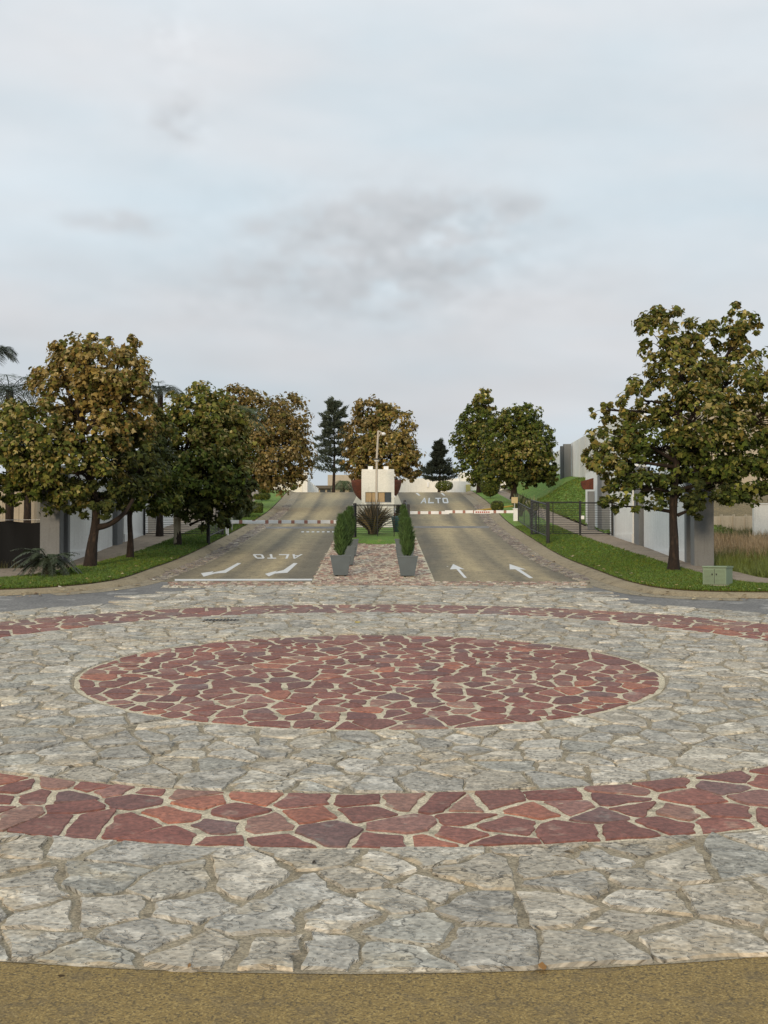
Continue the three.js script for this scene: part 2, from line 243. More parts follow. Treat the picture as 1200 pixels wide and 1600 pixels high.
// the two roadways and the median between them
const medL = (d) => lerp(-2.15, -2.3, clamp((d - 43) / 84)), medR = (d) => lerp(1.52, 1.16, clamp((d - 43) / 84));
function edgeX(S, d, off) { let lo = 0.2, hi = 1; for (let k = 0; k < 40; k++) { const m = (lo + hi) / 2; inward(S.E, m, off, S.sg).d < d ? lo = m : hi = m; } return inward(S.E, lo, off, S.sg).x; }
const streak = [[0, 0.15], [0.12, 0.2], [0.24, 0.55], [0.37, 1], [0.5, 0.5], [0.6, 0.12], [0.7, 0.7], [0.8, 0.95], [0.9, 0.4], [1, 0.15]];
const prof1 = (s) => { for (let i = 1; i < streak.length; i++) if (s <= streak[i][0]) { const [a, b] = [streak[i - 1], streak[i]]; return lerp(a[1], b[1], sm((s - a[0]) / (b[0] - a[0]))); } return 0.15; };
function roadway(S, med, label) {
  const D0 = 42.4, D1 = 160;
  return structure('roadway', grid(48, 300, (s, t) => { const d = lerp(D0, D1, t ** 1.25); return V(lerp(med(d), edgeX(S, d, KERB + GUTTER - 0.02), s), d, 0.004); }, (p, s, t) => {
    const d = -p.z, wob = 0.05 * (fbm(d * 0.05, 3 + S.sg, 3) - 0.5), n = fbm(p.x * 1.6, d * 0.07, 4, 0, 5 + S.sg), patch = fbm(p.x * 0.4, d * 0.035, 3, 0, 15 + S.sg);
    let k = prof1(clamp(s + wob)) * 1.0 + (n - 0.5) * 0.8; k *= 0.35 + 1.2 * patch; k = clamp(k + 0.1) * (d < 46 ? 0.75 : 1);
    const c = mix3([0.16, 0.145, 0.115], [0.54, 0.445, 0.275], k); return c;
  }), M.road, label, 'road');
}
const roadOut = roadway(side[0], medL, 'tan concrete lane with dark tyre streaks and an upside down stop word');
const roadIn = roadway(side[1], medR, 'tan concrete lane with dark tyre streaks and two straight arrows');
// rough cobbled gutters (small set stones, too many to pick apart)
const bedG = (name, geo, label) => structure(name, geo, M.mortar, label, 'paving');

// ---------------------------------------------------------------- stone laying
function cells(seeds, joint, aniso, bounds, rnd) {   // convex cells round seeds, with joints between; bounds(seed) gives extra cutting lines [px, pd, nx, nd]
  const out = [];
  const P = seeds.map((p) => [p.x, p.d / aniso]);
  const cell = 2.2, map = new Map(), key = (i, j) => i * 4096 + j;
  P.forEach((p, i) => { const k = key(Math.floor(p[0] / cell) + 2000, Math.floor(p[1] / cell) + 2000); (map.get(k) || map.set(k, []).get(k)).push(i); });
  P.forEach((p, i) => {
    const ci = Math.floor(p[0] / cell) + 2000, cj = Math.floor(p[1] / cell) + 2000, nb = [];
    for (let a = -1; a <= 1; a++) for (let b = -1; b <= 1; b++) for (const k of map.get(key(ci + a, cj + b)) || []) if (k !== i) nb.push([k, (P[k][0] - p[0]) ** 2 + (P[k][1] - p[1]) ** 2]);
    nb.sort((a, b) => a[1] - b[1]);
    let poly = [[-1.2, -1.2], [1.2, -1.2], [1.2, 1.2], [-1.2, 1.2]].map(([x, y]) => [p[0] + x, p[1] + y]);
    const cut = (qx, qy, nx, ny) => { const r = []; for (let e = 0; e < poly.length; e++) { const A = poly[e], B = poly[(e + 1) % poly.length], da = (A[0] - qx) * nx + (A[1] - qy) * ny, db = (B[0] - qx) * nx + (B[1] - qy) * ny; if (da <= 0) r.push(A); if (da * db < 0) { const t = da / (da - db); r.push([lerp(A[0], B[0], t), lerp(A[1], B[1], t)]); } } poly = r; };
    for (const [k, d2] of nb.slice(0, 22)) { if (!poly.length) break; const L = Math.sqrt(d2), nx = (P[k][0] - p[0]) / L, ny = (P[k][1] - p[1]) / L, j = joint * (0.3 + 1.4 * h3(Math.min(i, k), Math.max(i, k), 9)) / 2, sk = (h3(Math.min(i, k), Math.max(i, k), 19) - 0.5) * 0.6, c = Math.cos(sk), s = Math.sin(sk); cut((P[k][0] + p[0]) / 2 - nx * j, (P[k][1] + p[1]) / 2 - ny * j, nx * c - ny * s, nx * s + ny * c); }
    poly = poly.map(([x, y]) => [x, y * aniso]);
    for (const [qx, qd, nx, nd] of bounds(seeds[i])) cut(qx, qd, nx, nd);
    if (poly.length < 3) return;
    let A = 0, cx = 0, cy = 0; for (let e = 0; e < poly.length; e++) { const [x0, y0] = poly[e], [x1, y1] = poly[(e + 1) % poly.length], w = x0 * y1 - x1 * y0; A += w; cx += (x0 + x1) * w; cy += (y0 + y1) * w; }
    A /= 2; if (Math.abs(A) < 0.03) return; cx /= 6 * A; cy /= 6 * A;
    out.push({ poly, A: Math.abs(A), x: cx, d: cy, i });
  });
  return out;
}
function scatter(inside, [x0, x1, d0, d1], size, aniso, rnd, tries) {   // spread seeds with uneven spacing
  const pts = [], cell = size * 1.5, map = new Map();
  for (let k = 0; k < tries; k++) {
    const x = lerp(x0, x1, rnd()), d = lerp(d0, d1, rnd()), r = size * (0.46 + 1.05 * rnd() ** 1.35); if (!inside(x, d)) continue;
    const ci = Math.floor(x / cell), cj = Math.floor(d / aniso / cell); let ok = true;
    for (let a = -1; a <= 1 && ok; a++) for (let b = -1; b <= 1 && ok; b++) for (const q of map.get(`${ci + a},${cj + b}`) || []) if (Math.hypot(q.x - x, (q.d - d) / aniso) < (q.r + r) / 2) { ok = false; break; }
    if (!ok) continue; const q = { x, d, r }; pts.push(q); const kk = `${ci},${cj}`; (map.get(kk) || map.set(kk, []).get(kk)).push(q);
  }
  return pts;
}
function stoneGeo(c, rnd, { rough, thick, round, tone, detail, dish = 0 }) {   // one flagstone, its origin at its middle
  let o = c.poly.map(([x, d]) => [x - c.x, d - c.d]);
  // long edges get extra points so that they wander
  const seg = detail ? 0.14 : 0.42; let r = [];
  o.forEach((a, i) => { const b = o[(i + 1) % o.length], L = Math.hypot(b[0] - a[0], b[1] - a[1]); if (L < 0.03) return; const n = Math.max(1, Math.round(L / seg)); for (let k = 0; k < n; k++) r.push([lerp(a[0], b[0], k / n), lerp(a[1], b[1], k / n), k === 0]); });
  if (r.length < 3) return null;
  // corners knocked off
  const q = []; r.forEach((p, i) => { if (!p[2]) { q.push(p); return; } const a = r[(i + r.length - 1) % r.length], b = r[(i + 1) % r.length], f = round * (0.5 + rnd()); q.push([lerp(p[0], a[0], f), lerp(p[1], a[1], f)]); q.push([lerp(p[0], b[0], f), lerp(p[1], b[1], f)]); });
  const sd = rnd() * 100;
  const out = q.map(([x, d], i) => { const w = rough * (vn((x + sd) * 6, d * 6, 0, 4) - 0.5) * 2 + rough * 0.9 * (rnd() - 0.5), L = Math.hypot(x, d) || 1; return [x + x / L * w, d + d / L * w]; });
  const tx = (rnd() - 0.5) * 0.035, td = (rnd() - 0.5) * 0.03, top = (x, d) => thick + tx * x + td * d + (detail ? dish * (vn((x + sd) * 3.2, d * 3.2, 0, 8) - 0.5) : 0);
  const pos = [], nor = [], push = (...v) => { for (const p of v) pos.push(p[0], p[1] + gy(0) + SLOPE * p[2], -p[2]); };
  const n = out.length, inn = out.map(([x, d]) => { const L = Math.hypot(x, d) || 1, e = Math.min((detail ? 0.02 : 0.03) * (0.5 + rnd()), L * 0.25); return [x - x / L * e, d - d / L * e]; });
  const mid = detail ? inn.map(([x, d]) => [x * 0.55, d * 0.55]) : null, P = (p, h) => [p[0], h, p[1]];
  for (let i = 0; i < n; i++) {
    const j = (i + 1) % n;
    if (detail) { push(P([0, 0], top(0, 0)), P(mid[i], top(...mid[i])), P(mid[j], top(...mid[j]))); push(P(mid[i], top(...mid[i])), P(inn[i], top(...inn[i])), P(inn[j], top(...inn[j])), P(mid[i], top(...mid[i])), P(inn[j], top(...inn[j])), P(mid[j], top(...mid[j]))); }
    else push(P([0, 0], top(0, 0)), P(inn[i], top(...inn[i])), P(inn[j], top(...inn[j])));
    push(P(inn[i], top(...inn[i])), P(out[i], -0.012), P(out[j], -0.012), P(inn[i], top(...inn[i])), P(out[j], -0.012), P(inn[j], top(...inn[j])));
  }
  const g = new THREE.BufferGeometry(); g.setAttribute('position', new THREE.Float32BufferAttribute(pos, 3));
  const m = pos.length / 3, uv = new Float32Array(m * 2), col = new Float32Array(m * 3), ang = rnd() * 6.28, ou = rnd() * 9, ov = rnd() * 9, ca = Math.cos(ang), sa = Math.sin(ang);
  for (let i = 0; i < m; i++) { const x = pos[i * 3], z = pos[i * 3 + 2], hh = (pos[i * 3 + 1] + SLOPE * z) * 1.3; uv[i * 2] = ca * x - sa * z + ou + hh; uv[i * 2 + 1] = sa * x + ca * z + ov - hh; col.set(tone, i * 3); }
  g.setAttribute('uv', new THREE.BufferAttribute(uv, 2)); g.setAttribute('color', new THREE.BufferAttribute(col, 3));
  // winding: all faces up
  const p = g.attributes.position.array; for (let i = 0; i < m; i += 3) { const k = i * 3, ux = p[k + 3] - p[k], uz = p[k + 5] - p[k + 2], vx = p[k + 6] - p[k], vz = p[k + 8] - p[k + 2]; if (uz * vx - ux * vz < 0) for (let e = 0; e < 3; e++) { const t = p[k + 3 + e]; p[k + 3 + e] = p[k + 6 + e]; p[k + 6 + e] = t; if (e < 2) { const s = uv[(i + 1) * 2 + e]; uv[(i + 1) * 2 + e] = uv[(i + 2) * 2 + e]; uv[(i + 2) * 2 + e] = s; } } }
  g.computeVertexNormals(); return g;
}
// the stone circle: middle of it, and how far each ring reaches by direction (a = 0 straight up the hill)
const CX = -0.25, CD = 25.2;
const wob = (a, k) => 0.09 * (vn(a * 11 + 60, k, 0, 6) - 0.5) * sstep(0, 0.3, Math.PI - Math.abs(a > Math.PI ? a - 2 * Math.PI : a));
const bulge = (a) => 0.5 * Math.sin(a) ** 2;
const R1 = (a) => 5.13 + wob(a, 1.5), R2 = (a) => 8.75 + wob(a, 3.5) + bulge(a) + 0.5 * sstep(0.6, 0.95, Math.cos(a)), R3 = (a) => 11.0 + wob(a, 5.5) + bulge(a), R4 = (a) => 14.35 - 1.35 * sstep(0.3, 0.6, Math.cos(a)) * (1 - sstep(0.86, 0.94, Math.cos(a))) + 1.5 * sstep(0.86, 0.97, Math.cos(a));
const polar = (x, d) => [Math.hypot(x - CX, d - CD), Math.atan2(x - CX, d - CD)];
const inView = (x, d) => d > 9 && Math.abs(x) < 0.27 * d * 1.16 + 1.2;
const rise = 0.004;
function ringBed(r0, r1, m) { return grid(96, 8, (s, t) => { const a = s * Math.PI * 2, r = lerp(r0(a), r1(a), t); return V(CX + Math.sin(a) * r, CD + Math.cos(a) * r, rise); }); }
const redTones = [[1, 0.92, 0.9], [0.82, 0.8, 0.84], [1.14, 0.98, 0.92], [0.82, 0.98, 1.08], [0.92, 0.8, 0.78], [1.2, 1.3, 1.3], [1.05, 0.86, 0.82], [0.86, 0.7, 0.68], [1.3, 1.5, 1.4], [1.5, 1.25, 1.0]];
const greyTones = [[1, 1, 1], [0.88, 0.89, 0.9], [1.1, 1.08, 1.05], [0.8, 0.8, 0.8], [1.0, 0.96, 0.9], [0.92, 0.89, 0.84], [1.22, 1.2, 1.15], [0.87, 0.89, 0.89], [1.04, 1.03, 1.0]];
function layStones(bed, r0, r1, size, joint, material, tones, seed, opt, matStuff) {
  const rnd = rngOf(seed), inside = (x, d) => { const [r, a] = polar(x, d); return inView(x, d) && r < r1(a) - size * 0.22 && (!r0 || r > r0(a) + size * 0.22); };
  const big = 17, seeds = scatter(inside, [-big, big, CD - big, CD + big], size, 1.2, rnd, 42000);
  const bounds = (s) => { const [r, a] = polar(s.x, s.d), nx = Math.sin(a), nd = Math.cos(a), j = opt.edge || joint * 0.7, b = [[CX + nx * (r1(a) - j), CD + nd * (r1(a) - j), nx, nd]]; if (r0) b.push([CX + nx * (r0(a) + j), CD + nd * (r0(a) + j), -nx, -nd]); return b; };
  const list = cells(seeds, joint, 1.2, bounds, rnd);
  // how large each shows in the photograph: the largest become parts, the rest one part together
  for (const c of list) { const k = Math.abs(c.x) > 0.27 * c.d ? 0.02 : 1; c.show = k * c.A / c.d ** 3; }
  list.sort((a, b) => b.show - a.show);
  const rest = [];
  list.forEach((c, i) => {
    const tn = tones[Math.floor(rnd() ** opt.rare * tones.length)], jit = 0.9 + 0.2 * rnd(), dustSheenMix = opt.dustSheen && c.d > 32 ? 0.2 + 0.4 * rnd() : 0, tone = tn.map((x, q) => lerp(x * jit, [0.98, 1.5, 1.6][q], dustSheenMix));  // far red stones paled: dust, plus grazing sheen painted into their tone
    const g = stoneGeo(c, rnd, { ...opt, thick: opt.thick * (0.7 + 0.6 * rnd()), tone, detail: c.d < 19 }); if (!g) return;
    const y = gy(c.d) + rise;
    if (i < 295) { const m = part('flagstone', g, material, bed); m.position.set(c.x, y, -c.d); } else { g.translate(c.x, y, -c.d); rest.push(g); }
  });
  if (rest.length) { const m = part('flagstone_field', mergeGeometries(rest), material, bed); m.userData.kind = 'stuff'; }
  console.log(bed.name, list.length, 'stones');
}
const discBed = structure('disc_paving', grid(64, 6, (s, t) => { const a = s * Math.PI * 2, r = R1(a) * t; return V(CX + Math.sin(a) * r, CD + Math.cos(a) * r, rise); }), M.mortar, 'round disc of dark red flagstones in pale mortar', 'paving');
layStones(discBed, null, R1, 0.43, 0.038, M.red, redTones, 11, { edge: 0.09, rough: 0.02, thick: 0.014, round: 0.16, rare: 1.5, dish: 0.006 });
const innerBed = structure('inner_ring_paving', ringBed(R1, R2), M.greyMortar, 'ring of weathered grey flagstones round the red disc', 'paving');
layStones(innerBed, R1, R2, 0.62, 0.04, M.grey, greyTones, 12, { rough: 0.04, thick: 0.022, round: 0.13, rare: 1, dish: 0.016 });
const redBed = structure('red_ring_paving', ringBed(R2, R3), M.mortar, 'curved band of dark red flagstones between two grey rings', 'paving');
layStones(redBed, R2, R3, 0.53, 0.055, M.red, redTones, 13, { dustSheen: 1, rough: 0.03, thick: 0.016, round: 0.17, rare: 1.5, dish: 0.01 });
const outerBed = structure('outer_ring_paving', ringBed(R3, R4), M.greyMortar, 'outermost ring of rough grey flagstones meeting the road', 'paving');
layStones(outerBed, R3, R4, 0.7, 0.055, M.grey, greyTones, 14, { rough: 0.05, thick: 0.024, round: 0.16, rare: 1, dish: 0.024 });

// small set stones: the median, the strip across its foot and the gutters
function cobbles(x0f, x1f, d0, d1, size, tones, seed, keep = () => true) {
  const rnd = rngOf(seed), gs = [];
  for (let d = d0; d < d1; d += size * 1.15) for (let x = x0f(d) + rnd() * size; x < x1f(d) - size * 0.3; x += size * (0.85 + 0.5 * rnd())) {
    if (!keep(x, d)) continue; const w = size * (0.36 + 0.12 * rnd()), l = size * (0.42 + 0.12 * rnd()), t = tones[Math.floor(rnd() * tones.length)], j = 0.8 + 0.4 * rnd(), hgt = 0.012 + 0.016 * rnd(), cx = x + (rnd() - 0.5) * size * 0.15, cd = d + (rnd() - 0.5) * size * 0.2;
    const c = [[-w, -l], [w, -l * (0.7 + 0.3 * rnd())], [w * (0.7 + 0.3 * rnd()), l], [-w, l * (0.7 + 0.3 * rnd())]], pos = [];
    const P = (p, k, h) => { const q = V(cx + p[0] * k, cd + p[1] * k, h); pos.push(q.x, q.y, q.z); };
    for (let i = 0; i < 4; i++) { const a = c[i], b = c[(i + 1) % 4]; P(a, 0.8, hgt); P(b, 0.8, hgt); P([0, 0], 1, hgt + 0.004); P(a, 1, 0.002); P(b, 1, 0.002); P(b, 0.8, hgt); P(a, 1, 0.002); P(b, 0.8, hgt); P(a, 0.8, hgt); }
    const g = new THREE.BufferGeometry(); g.setAttribute('position', new THREE.Float32BufferAttribute(pos, 3)); const m = pos.length / 3, uv = [], col = [], ou = rnd() * 7; for (let i = 0; i < m; i++) { uv.push(pos[i * 3] + ou, pos[i * 3 + 2]); col.push(t[0] * j, t[1] * j, t[2] * j); }
    g.setAttribute('uv', new THREE.Float32BufferAttribute(uv, 2)); g.setAttribute('color', new THREE.Float32BufferAttribute(col, 3)); g.computeVertexNormals(); gs.push(g);
  }
  return mergeGeometries(gs);
}
const stuffOf = (m) => { m.userData.kind = 'stuff'; return m; };
const pinkTones = [[0.8, 0.56, 0.53], [0.72, 0.5, 0.47], [0.9, 0.76, 0.72], [0.62, 0.45, 0.43], [1.1, 1.02, 0.96], [0.76, 0.6, 0.57], [0.95, 0.86, 0.8]];
const medianBed = structure('median_paving', grid(8, 90, (s, t) => { const d = lerp(42.4, 160, t ** 1.2); return V(lerp(medL(d), medR(d), s), d, 0.003); }), M.mortar, 'pinkish cobbled median between the two lanes', 'paving');
stuffOf(part('cobble_field', cobbles((d) => medL(d) + 0.02, (d) => medR(d) - 0.02, 42.5, 70, 0.23, pinkTones, 21), M.grey, medianBed));
const bandBed = structure('cobble_band', grid(40, 3, (s, t) => V(lerp(-6.3, 6, s), lerp(40.6, 42.4, t), 0.006)), M.greyMortar, 'strip of pinkish and grey set stones across the mouth of the lanes', 'paving');
stuffOf(part('cobble_field', cobbles(() => -6.3, () => 6, 41.3, 42.4, 0.22, pinkTones, 22).translate(0, 0.004, 0), M.grey, bandBed));
stuffOf(part('set_stone_field', cobbles(() => -6.3, () => 6, 40.65, 41.3, 0.3, greyTones, 23).translate(0, 0.004, 0), M.grey, bandBed));
const gutTones = [[0.52, 0.46, 0.47], [0.45, 0.4, 0.41], [0.6, 0.56, 0.55], [0.5, 0.45, 0.43], [0.72, 0.69, 0.66]];
for (const S of side) {
  const n = 220, g0 = KERB + 0.004, g1 = KERB + GUTTER;
  const st = S.sg < 0 ? 0.24 : 0.2;
  const bed = structure('gutter', grid(3, n, (s, t) => { const a = inward(S.E, st + (1 - st) * t, lerp(g0, g1, s), S.sg); return V(a.x, a.d, 0.006); }), M.greyMortar, `purplish grey cobbled gutter at the foot of the ${S.sg < 0 ? 'shaded' : 'open'} kerb`, 'paving');
  const xa = (d) => edgeX(S, d, S.sg < 0 ? g0 : g1), xb = (d) => edgeX(S, d, S.sg < 0 ? g1 : g0);
  const cache = {}, cc = (f, k) => (d) => cache[k + d.toFixed(2)] ??= f(d);
  stuffOf(part('cobble_field', cobbles(cc(xa, 'a'), cc(xb, 'b'), 43, 100, 0.24, gutTones, 31 + S.sg).translate(0, 0.005, 0), M.grey, bed));
}

// ---------------------------------------------------------------- painted markings
function flat(polys, lift, n = 1) {           // polygons given by pixels on the road, laid flat
  const gs = polys.map((poly) => { const pl = poly.map(([px, py]) => { const g = G(px, py); return new THREE.Vector2(g.x, g.d); }); const g = new THREE.ShapeGeometry(new THREE.Shape(pl)), p = g.attributes.position; const uv = []; for (let i = 0; i < p.count; i++) { const x = p.getX(i), d = p.getY(i); uv.push(x, d); p.setXYZ(i, x, gy(d) + lift, -d); } g.setAttribute('uv', new THREE.Float32BufferAttribute(uv, 2)); g.computeVertexNormals(); return g.toNonIndexed(); });
  return merge(gs);
}
const GLYPH = {                                // strokes in a unit box
  A: [[[0, 0], [0.22, 0], [0.58, 1], [0.42, 1]], [[0.78, 0], [1, 0], [0.58, 1], [0.42, 1]], [[0.24, 0.28], [0.76, 0.28], [0.7, 0.44], [0.3, 0.44]]],
  L: [[[0, 0], [0.24, 0], [0.24, 1], [0, 1]], [[0.24, 0], [1, 0], [1, 0.2], [0.24, 0.2]]],
  T: [[[0, 0.8], [1, 0.8], [1, 1], [0, 1]], [[0.38, 0], [0.62, 0], [0.62, 0.8], [0.38, 0.8]]],
  O: [[[0, 0.15], [0.24, 0.22], [0.24, 0.78], [0, 0.85]], [[0.76, 0.22], [1, 0.15], [1, 0.85], [0.76, 0.78]], [[0, 0.85], [0.24, 0.78], [0.76, 0.78], [1, 0.85], [0.84, 1], [0.16, 1]], [[0, 0.15], [0.16, 0], [0.84, 0], [1, 0.15], [0.76, 0.22], [0.24, 0.22]]],
};
function word(parent, text, quad, lift) {      // quad: pixels of the word's own lower left, lower right, upper right, upper left
  const c = quad.map(([px, py]) => { const g = G(px, py); return [g.x, g.d]; }), at = (u, v) => [0, 1].map((k) => lerp(lerp(c[0][k], c[1][k], u), lerp(c[3][k], c[2][k], u), v));
  [...text].forEach((ch, i) => {
    const u0 = i / 4 + 0.02, u1 = (i + 1) / 4 - 0.035;
    const gs = GLYPH[ch].map((poly, k) => { const g = new THREE.ShapeGeometry(new THREE.Shape(poly.map(([u, v]) => new THREE.Vector2(...at(lerp(u0, u1, u), v))))), p = g.attributes.position, uv = []; for (let e = 0; e < p.count; e++) { const x = p.getX(e), d = p.getY(e); uv.push(x, d); p.setXYZ(e, x, gy(d) + lift + k * 0.0006, -d); } g.setAttribute('uv', new THREE.Float32BufferAttribute(uv, 2)); g.computeVertexNormals(); return g.toNonIndexed(); });
    part('painted_letter', merge(gs), M.paint, parent);
  });
}
word(roadOut, 'ALTO', [[475, 866.3], [391, 866.3], [398, 873.2], [468, 873.2]], 0.009);
word(roadIn, 'ALTO', [[656, 786.5], [703, 786.5], [700.5, 778], [658.5, 778]], 0.009);
const arrowL = (x) => [[x + 57, 880], [x + 63, 880.3], [x + 39, 895.4], [x + 22, 896.5], [x + 4, 901.5], [x, 896], [x + 20, 893], [x + 17, 895.2], [x + 36, 891.4]];
part('painted_arrow', flat([arrowL(314)], 0.009), M.paint, roadOut);
part('painted_arrow', flat([[[414, 897], [433, 892], [430, 894.2], [443, 891], [459, 880], [465, 880.3], [449, 895.3], [430, 896.5], [420, 901]]], 0.009), M.paint, roadOut);
part('stop_line', flat([[[273, 905.2], [488, 904.8], [488, 907.3], [273, 908]]], 0.009), M.paint, roadOut);
for (let k = 0; k < 7; k++) part('painted_dash', flat([[[471 + k * 8, 830.5], [475 + k * 8, 830.4], [475 + k * 8, 832], [471 + k * 8, 832.1]]], 0.009), M.paint, roadOut);
part('painted_arrow', flat([[[708, 881.6], [726, 890], [717.5, 889.4], [729.5, 903], [725, 903.2], [713, 889.6], [703, 890]]], 0.009), M.paint, roadIn);
part('painted_arrow', flat([[[796, 881.6], [822, 890.3], [812, 889.6], [833, 903.4], [827, 903.8], [805, 889.8], [796.5, 890]]], 0.009), M.paint, roadIn);
for (const x of [649, 688]) part('lane_mark', flat([[[x, 770.5], [x + 4, 770.5], [x + 8, 774.5], [x + 5, 774.5]]], 0.009), M.paint, roadIn);
// the slot drains across both lanes
part('drain_channel', flat([[[645, 822.2], [768, 822.2], [769, 825.2], [645, 825.2]]], 0.007), M.asphalt, roadIn);
part('drain_channel', flat([[[405, 823], [528, 823], [528, 826], [401, 826]]], 0.007), M.asphalt, roadOut);
// an iron grating in the grey stones
{ const g = G(345, 971), o = thing('drain_grate', 'dark narrow iron drain grate lying flat in the grey flagstones', 'drain grate', V(g.x, g.d, 0.012)); o.rotation.x = Math.atan(SLOPE); part('frame', box(0.8, 0.02, 0.34, 0, 0, 0), M.roofTile, o); for (let k = 0; k < 9; k++) part('bar', box(0.03, 0.012, 0.28, -0.32 + k * 0.08, 0.021, 0, 0.003), M.black, o); }
// the grassed mound behind the footpath
structure('grass_mound', grid(30, 60, (s, t) => { const d = lerp(64, 128, t), x0 = lerp(10.0, 11, t), x = lerp(x0, 15.6, s); return V(x, d, LIFT + 0.03 + mound(x, d) + 0.05 * (fbm(x, d, 3) - 0.5)); }), M.lawn, 'green lawn mound rising to the long white boundary wall', 'lawn');

// ---------------------------------------------------------------- walls beside the gate
function wallBlock(name, x0, x1, d0, d1, top, material, parent, sink = 0.1) {   // an upright block in plan, from below ground to a level top
  const y0 = gy(Math.min(d0, d1)) - sink - parent.position.y, h = top - parent.position.y - y0;
  return part(name, box(Math.abs(x1 - x0), h, Math.abs(d1 - d0), (x0 + x1) / 2 - parent.position.x, y0, -(d0 + d1) / 2 - parent.position.z), material, parent);
}
function gateWall(sg, X, label) {             // X: face towards the road
  const w = thing('boundary_wall', label, 'wall', V(sg * X, 46.5), 0, null), e = 0.25, f = (o) => sg * (X + o), base = gy(47);
  wallBlock('end_pier', f(-0.02), f(0.62), 46.4, 47.0, base + 3.35, M.greyWall, w);
  wallBlock('recess_panel', f(0.42), f(0.6), 47.003, 47.75, base + 3.2, M.greyWall, w);
  wallBlock('pier', f(0.0), f(0.4), 47.753, 48.05, base + 3.3, M.greyWall, w);
  wallBlock('wall_panel', f(0.05), f(0.3), 48.053, 55.8, base + 3.5, M.white, w);
  wallBlock('plinth', f(0.015), f(0.048), 48.053, 55.8, 3.77, M.white, w);
  wallBlock('recess_panel', f(0.22), f(0.4), 55.803, 56.3, base + 3.7, M.greyWall, w);
  wallBlock('pier', f(-0.06), f(0.4), 56.303, 57.4, base + 3.9, M.greyWall, w);
  wallBlock('recess_panel', f(0.22), f(0.4), 57.403, 58.3, base + 3.7, M.greyWall, w);
  wallBlock('wall_panel', f(0.05), f(0.3), 58.303, 64.2, base + 4.1, M.white, w);
  wallBlock('plinth', f(0.015), f(0.048), 58.303, 64.2, 4.42, M.white, w);
  // inside the gate: a lower return with a grey door pier
  wallBlock('pier', f(0.0), f(0.4), 66.2, 67.6, base + 4.2, M.greyWall, w);
  wallBlock('wall_panel', f(0.06), f(0.3), 67.603, 72, base + 4.4, M.white, w);
  const lamp = part('wall_lamp', box(0.06, 0.42, 0.14, 0, 0, 0), M.black, w); lamp.position.set(f(-0.09) - w.position.x, gy(56.6) + 1.5 - w.position.y, -56.6 - w.position.z);
}
gateWall(-1, 10.62, 'white plastered boundary wall with grey piers behind the shaded tree row');
gateWall(1, 10.16, 'white plastered boundary wall with grey piers beside the dry grass lot');

// ---------------------------------------------------------------- fences and gates (thin dark horizontal bars)
function barPanel(L, h, n, vert, parent, { lift = 0.12, rail = 0.05 } = {}) {   // a panel along +x of its parent
  const gs = []; for (let i = 1; i < n; i++) gs.push(box(L, 0.018, 0.012, L / 2, lift + (h - lift) * i / n, 0, 0.003));
  stuffOf(part('bar_panel', merge(gs), M.black, parent));
  part('top_rail', box(L, rail, rail, L / 2, h - rail, 0), M.black, parent); part('bottom_rail', box(L, rail * 0.8, rail, L / 2, lift - 0.02, 0), M.black, parent);
  for (const k of vert) part('upright', box(0.035, h - lift, 0.03, L * k, lift, 0.022), M.black, parent);
}
function fence(name, label, category, a, b, h, { posts = [0, 1], pw = 0.09, bars = 18, vert = [0.5], lift = 0.1, foot = 0 } = {}) {
  const A = V(a[0], a[1], LIFT), B = V(b[0], b[1], LIFT), o = thing(name, label, category, A), v = B.clone().sub(A), L = Math.hypot(v.x, v.z), g = new THREE.Group();
  o.rotation.y = Math.atan2(-v.z, v.x);
  const slope = v.y / L; const sh = new THREE.Matrix4().set(1, 0, 0, 0, slope, 1, 0, 0, 0, 0, 1, 0, 0, 0, 0, 1);
  const from = o.children.length; barPanel(L, h, bars, vert, o, { lift }); for (const c of o.children.slice(from)) { c.geometry = c.geometry.clone().applyMatrix4(sh); }
  for (const k of posts) part('post', box(pw, h + 0.06 + foot, pw, L * k, slope * L * k - foot, 0), M.black, o);
  return o;
}
const FD = 62.5;
fence('mesh_fence', 'dark horizontal bar fence across the lawn beside the single large tree', 'fence', [6.5, FD], [8.6, FD + 0.2], 1.5, { vert: [0.45], posts: [0] });
{ const g = fence('foot_gate', 'dark bar garden gate across the path beside the single large tree', 'gate', [8.66, FD + 0.2], [10.1, FD + 0.3], 1.48, { posts: [0, 1], vert: [] }); part('lock_box', box(0.14, 0.16, 0.08, 0.1, 0.72, 0.06), M.whiteMetal, g); }
fence('mesh_fence', 'dark horizontal bar fence on the lawn behind the whitewashed tree trunk', 'fence', [-7.1, FD], [-9.0, FD + 0.2], 1.5, { vert: [0.5], posts: [0] });
fence('foot_gate', 'dark bar garden gate across the path by the shaded wall', 'gate', [-9.06, FD + 0.2], [-10.6, FD + 0.3], 1.5, { posts: [0, 1], vert: [] });
fence('mesh_fence', 'low dark bar fence climbing beside the yellow sign and flax', 'fence', [6.75, FD + 0.5], [7.0, 74], 1.05, { vert: [0.33, 0.66], posts: [0, 1], pw: 0.06 });
fence('mesh_fence', 'low dark bar fence climbing the shaded verge by the white sign', 'fence', [-7.35, FD + 0.5], [-7.5, 74], 1.05, { vert: [0.33, 0.66], posts: [0, 1], pw: 0.06 });
fence('median_fence', 'dark bar fence across the median in front of the guard booth', 'fence', [-1.25, 61.6], [0.86, 61.6], 1.42, { bars: 17, vert: [0.46, 0.8], posts: [0, 1], pw: 0.12, lift: 0.0 });
fence('swing_gate', 'open dark bar gate leaf standing over the kerb of the exit lane', 'gate', [-7.0, 62.0], [-7.05, 57.0], 1.58, { posts: [1], pw: 0.13, vert: [0.5], lift: 0.32, bars: 20 });
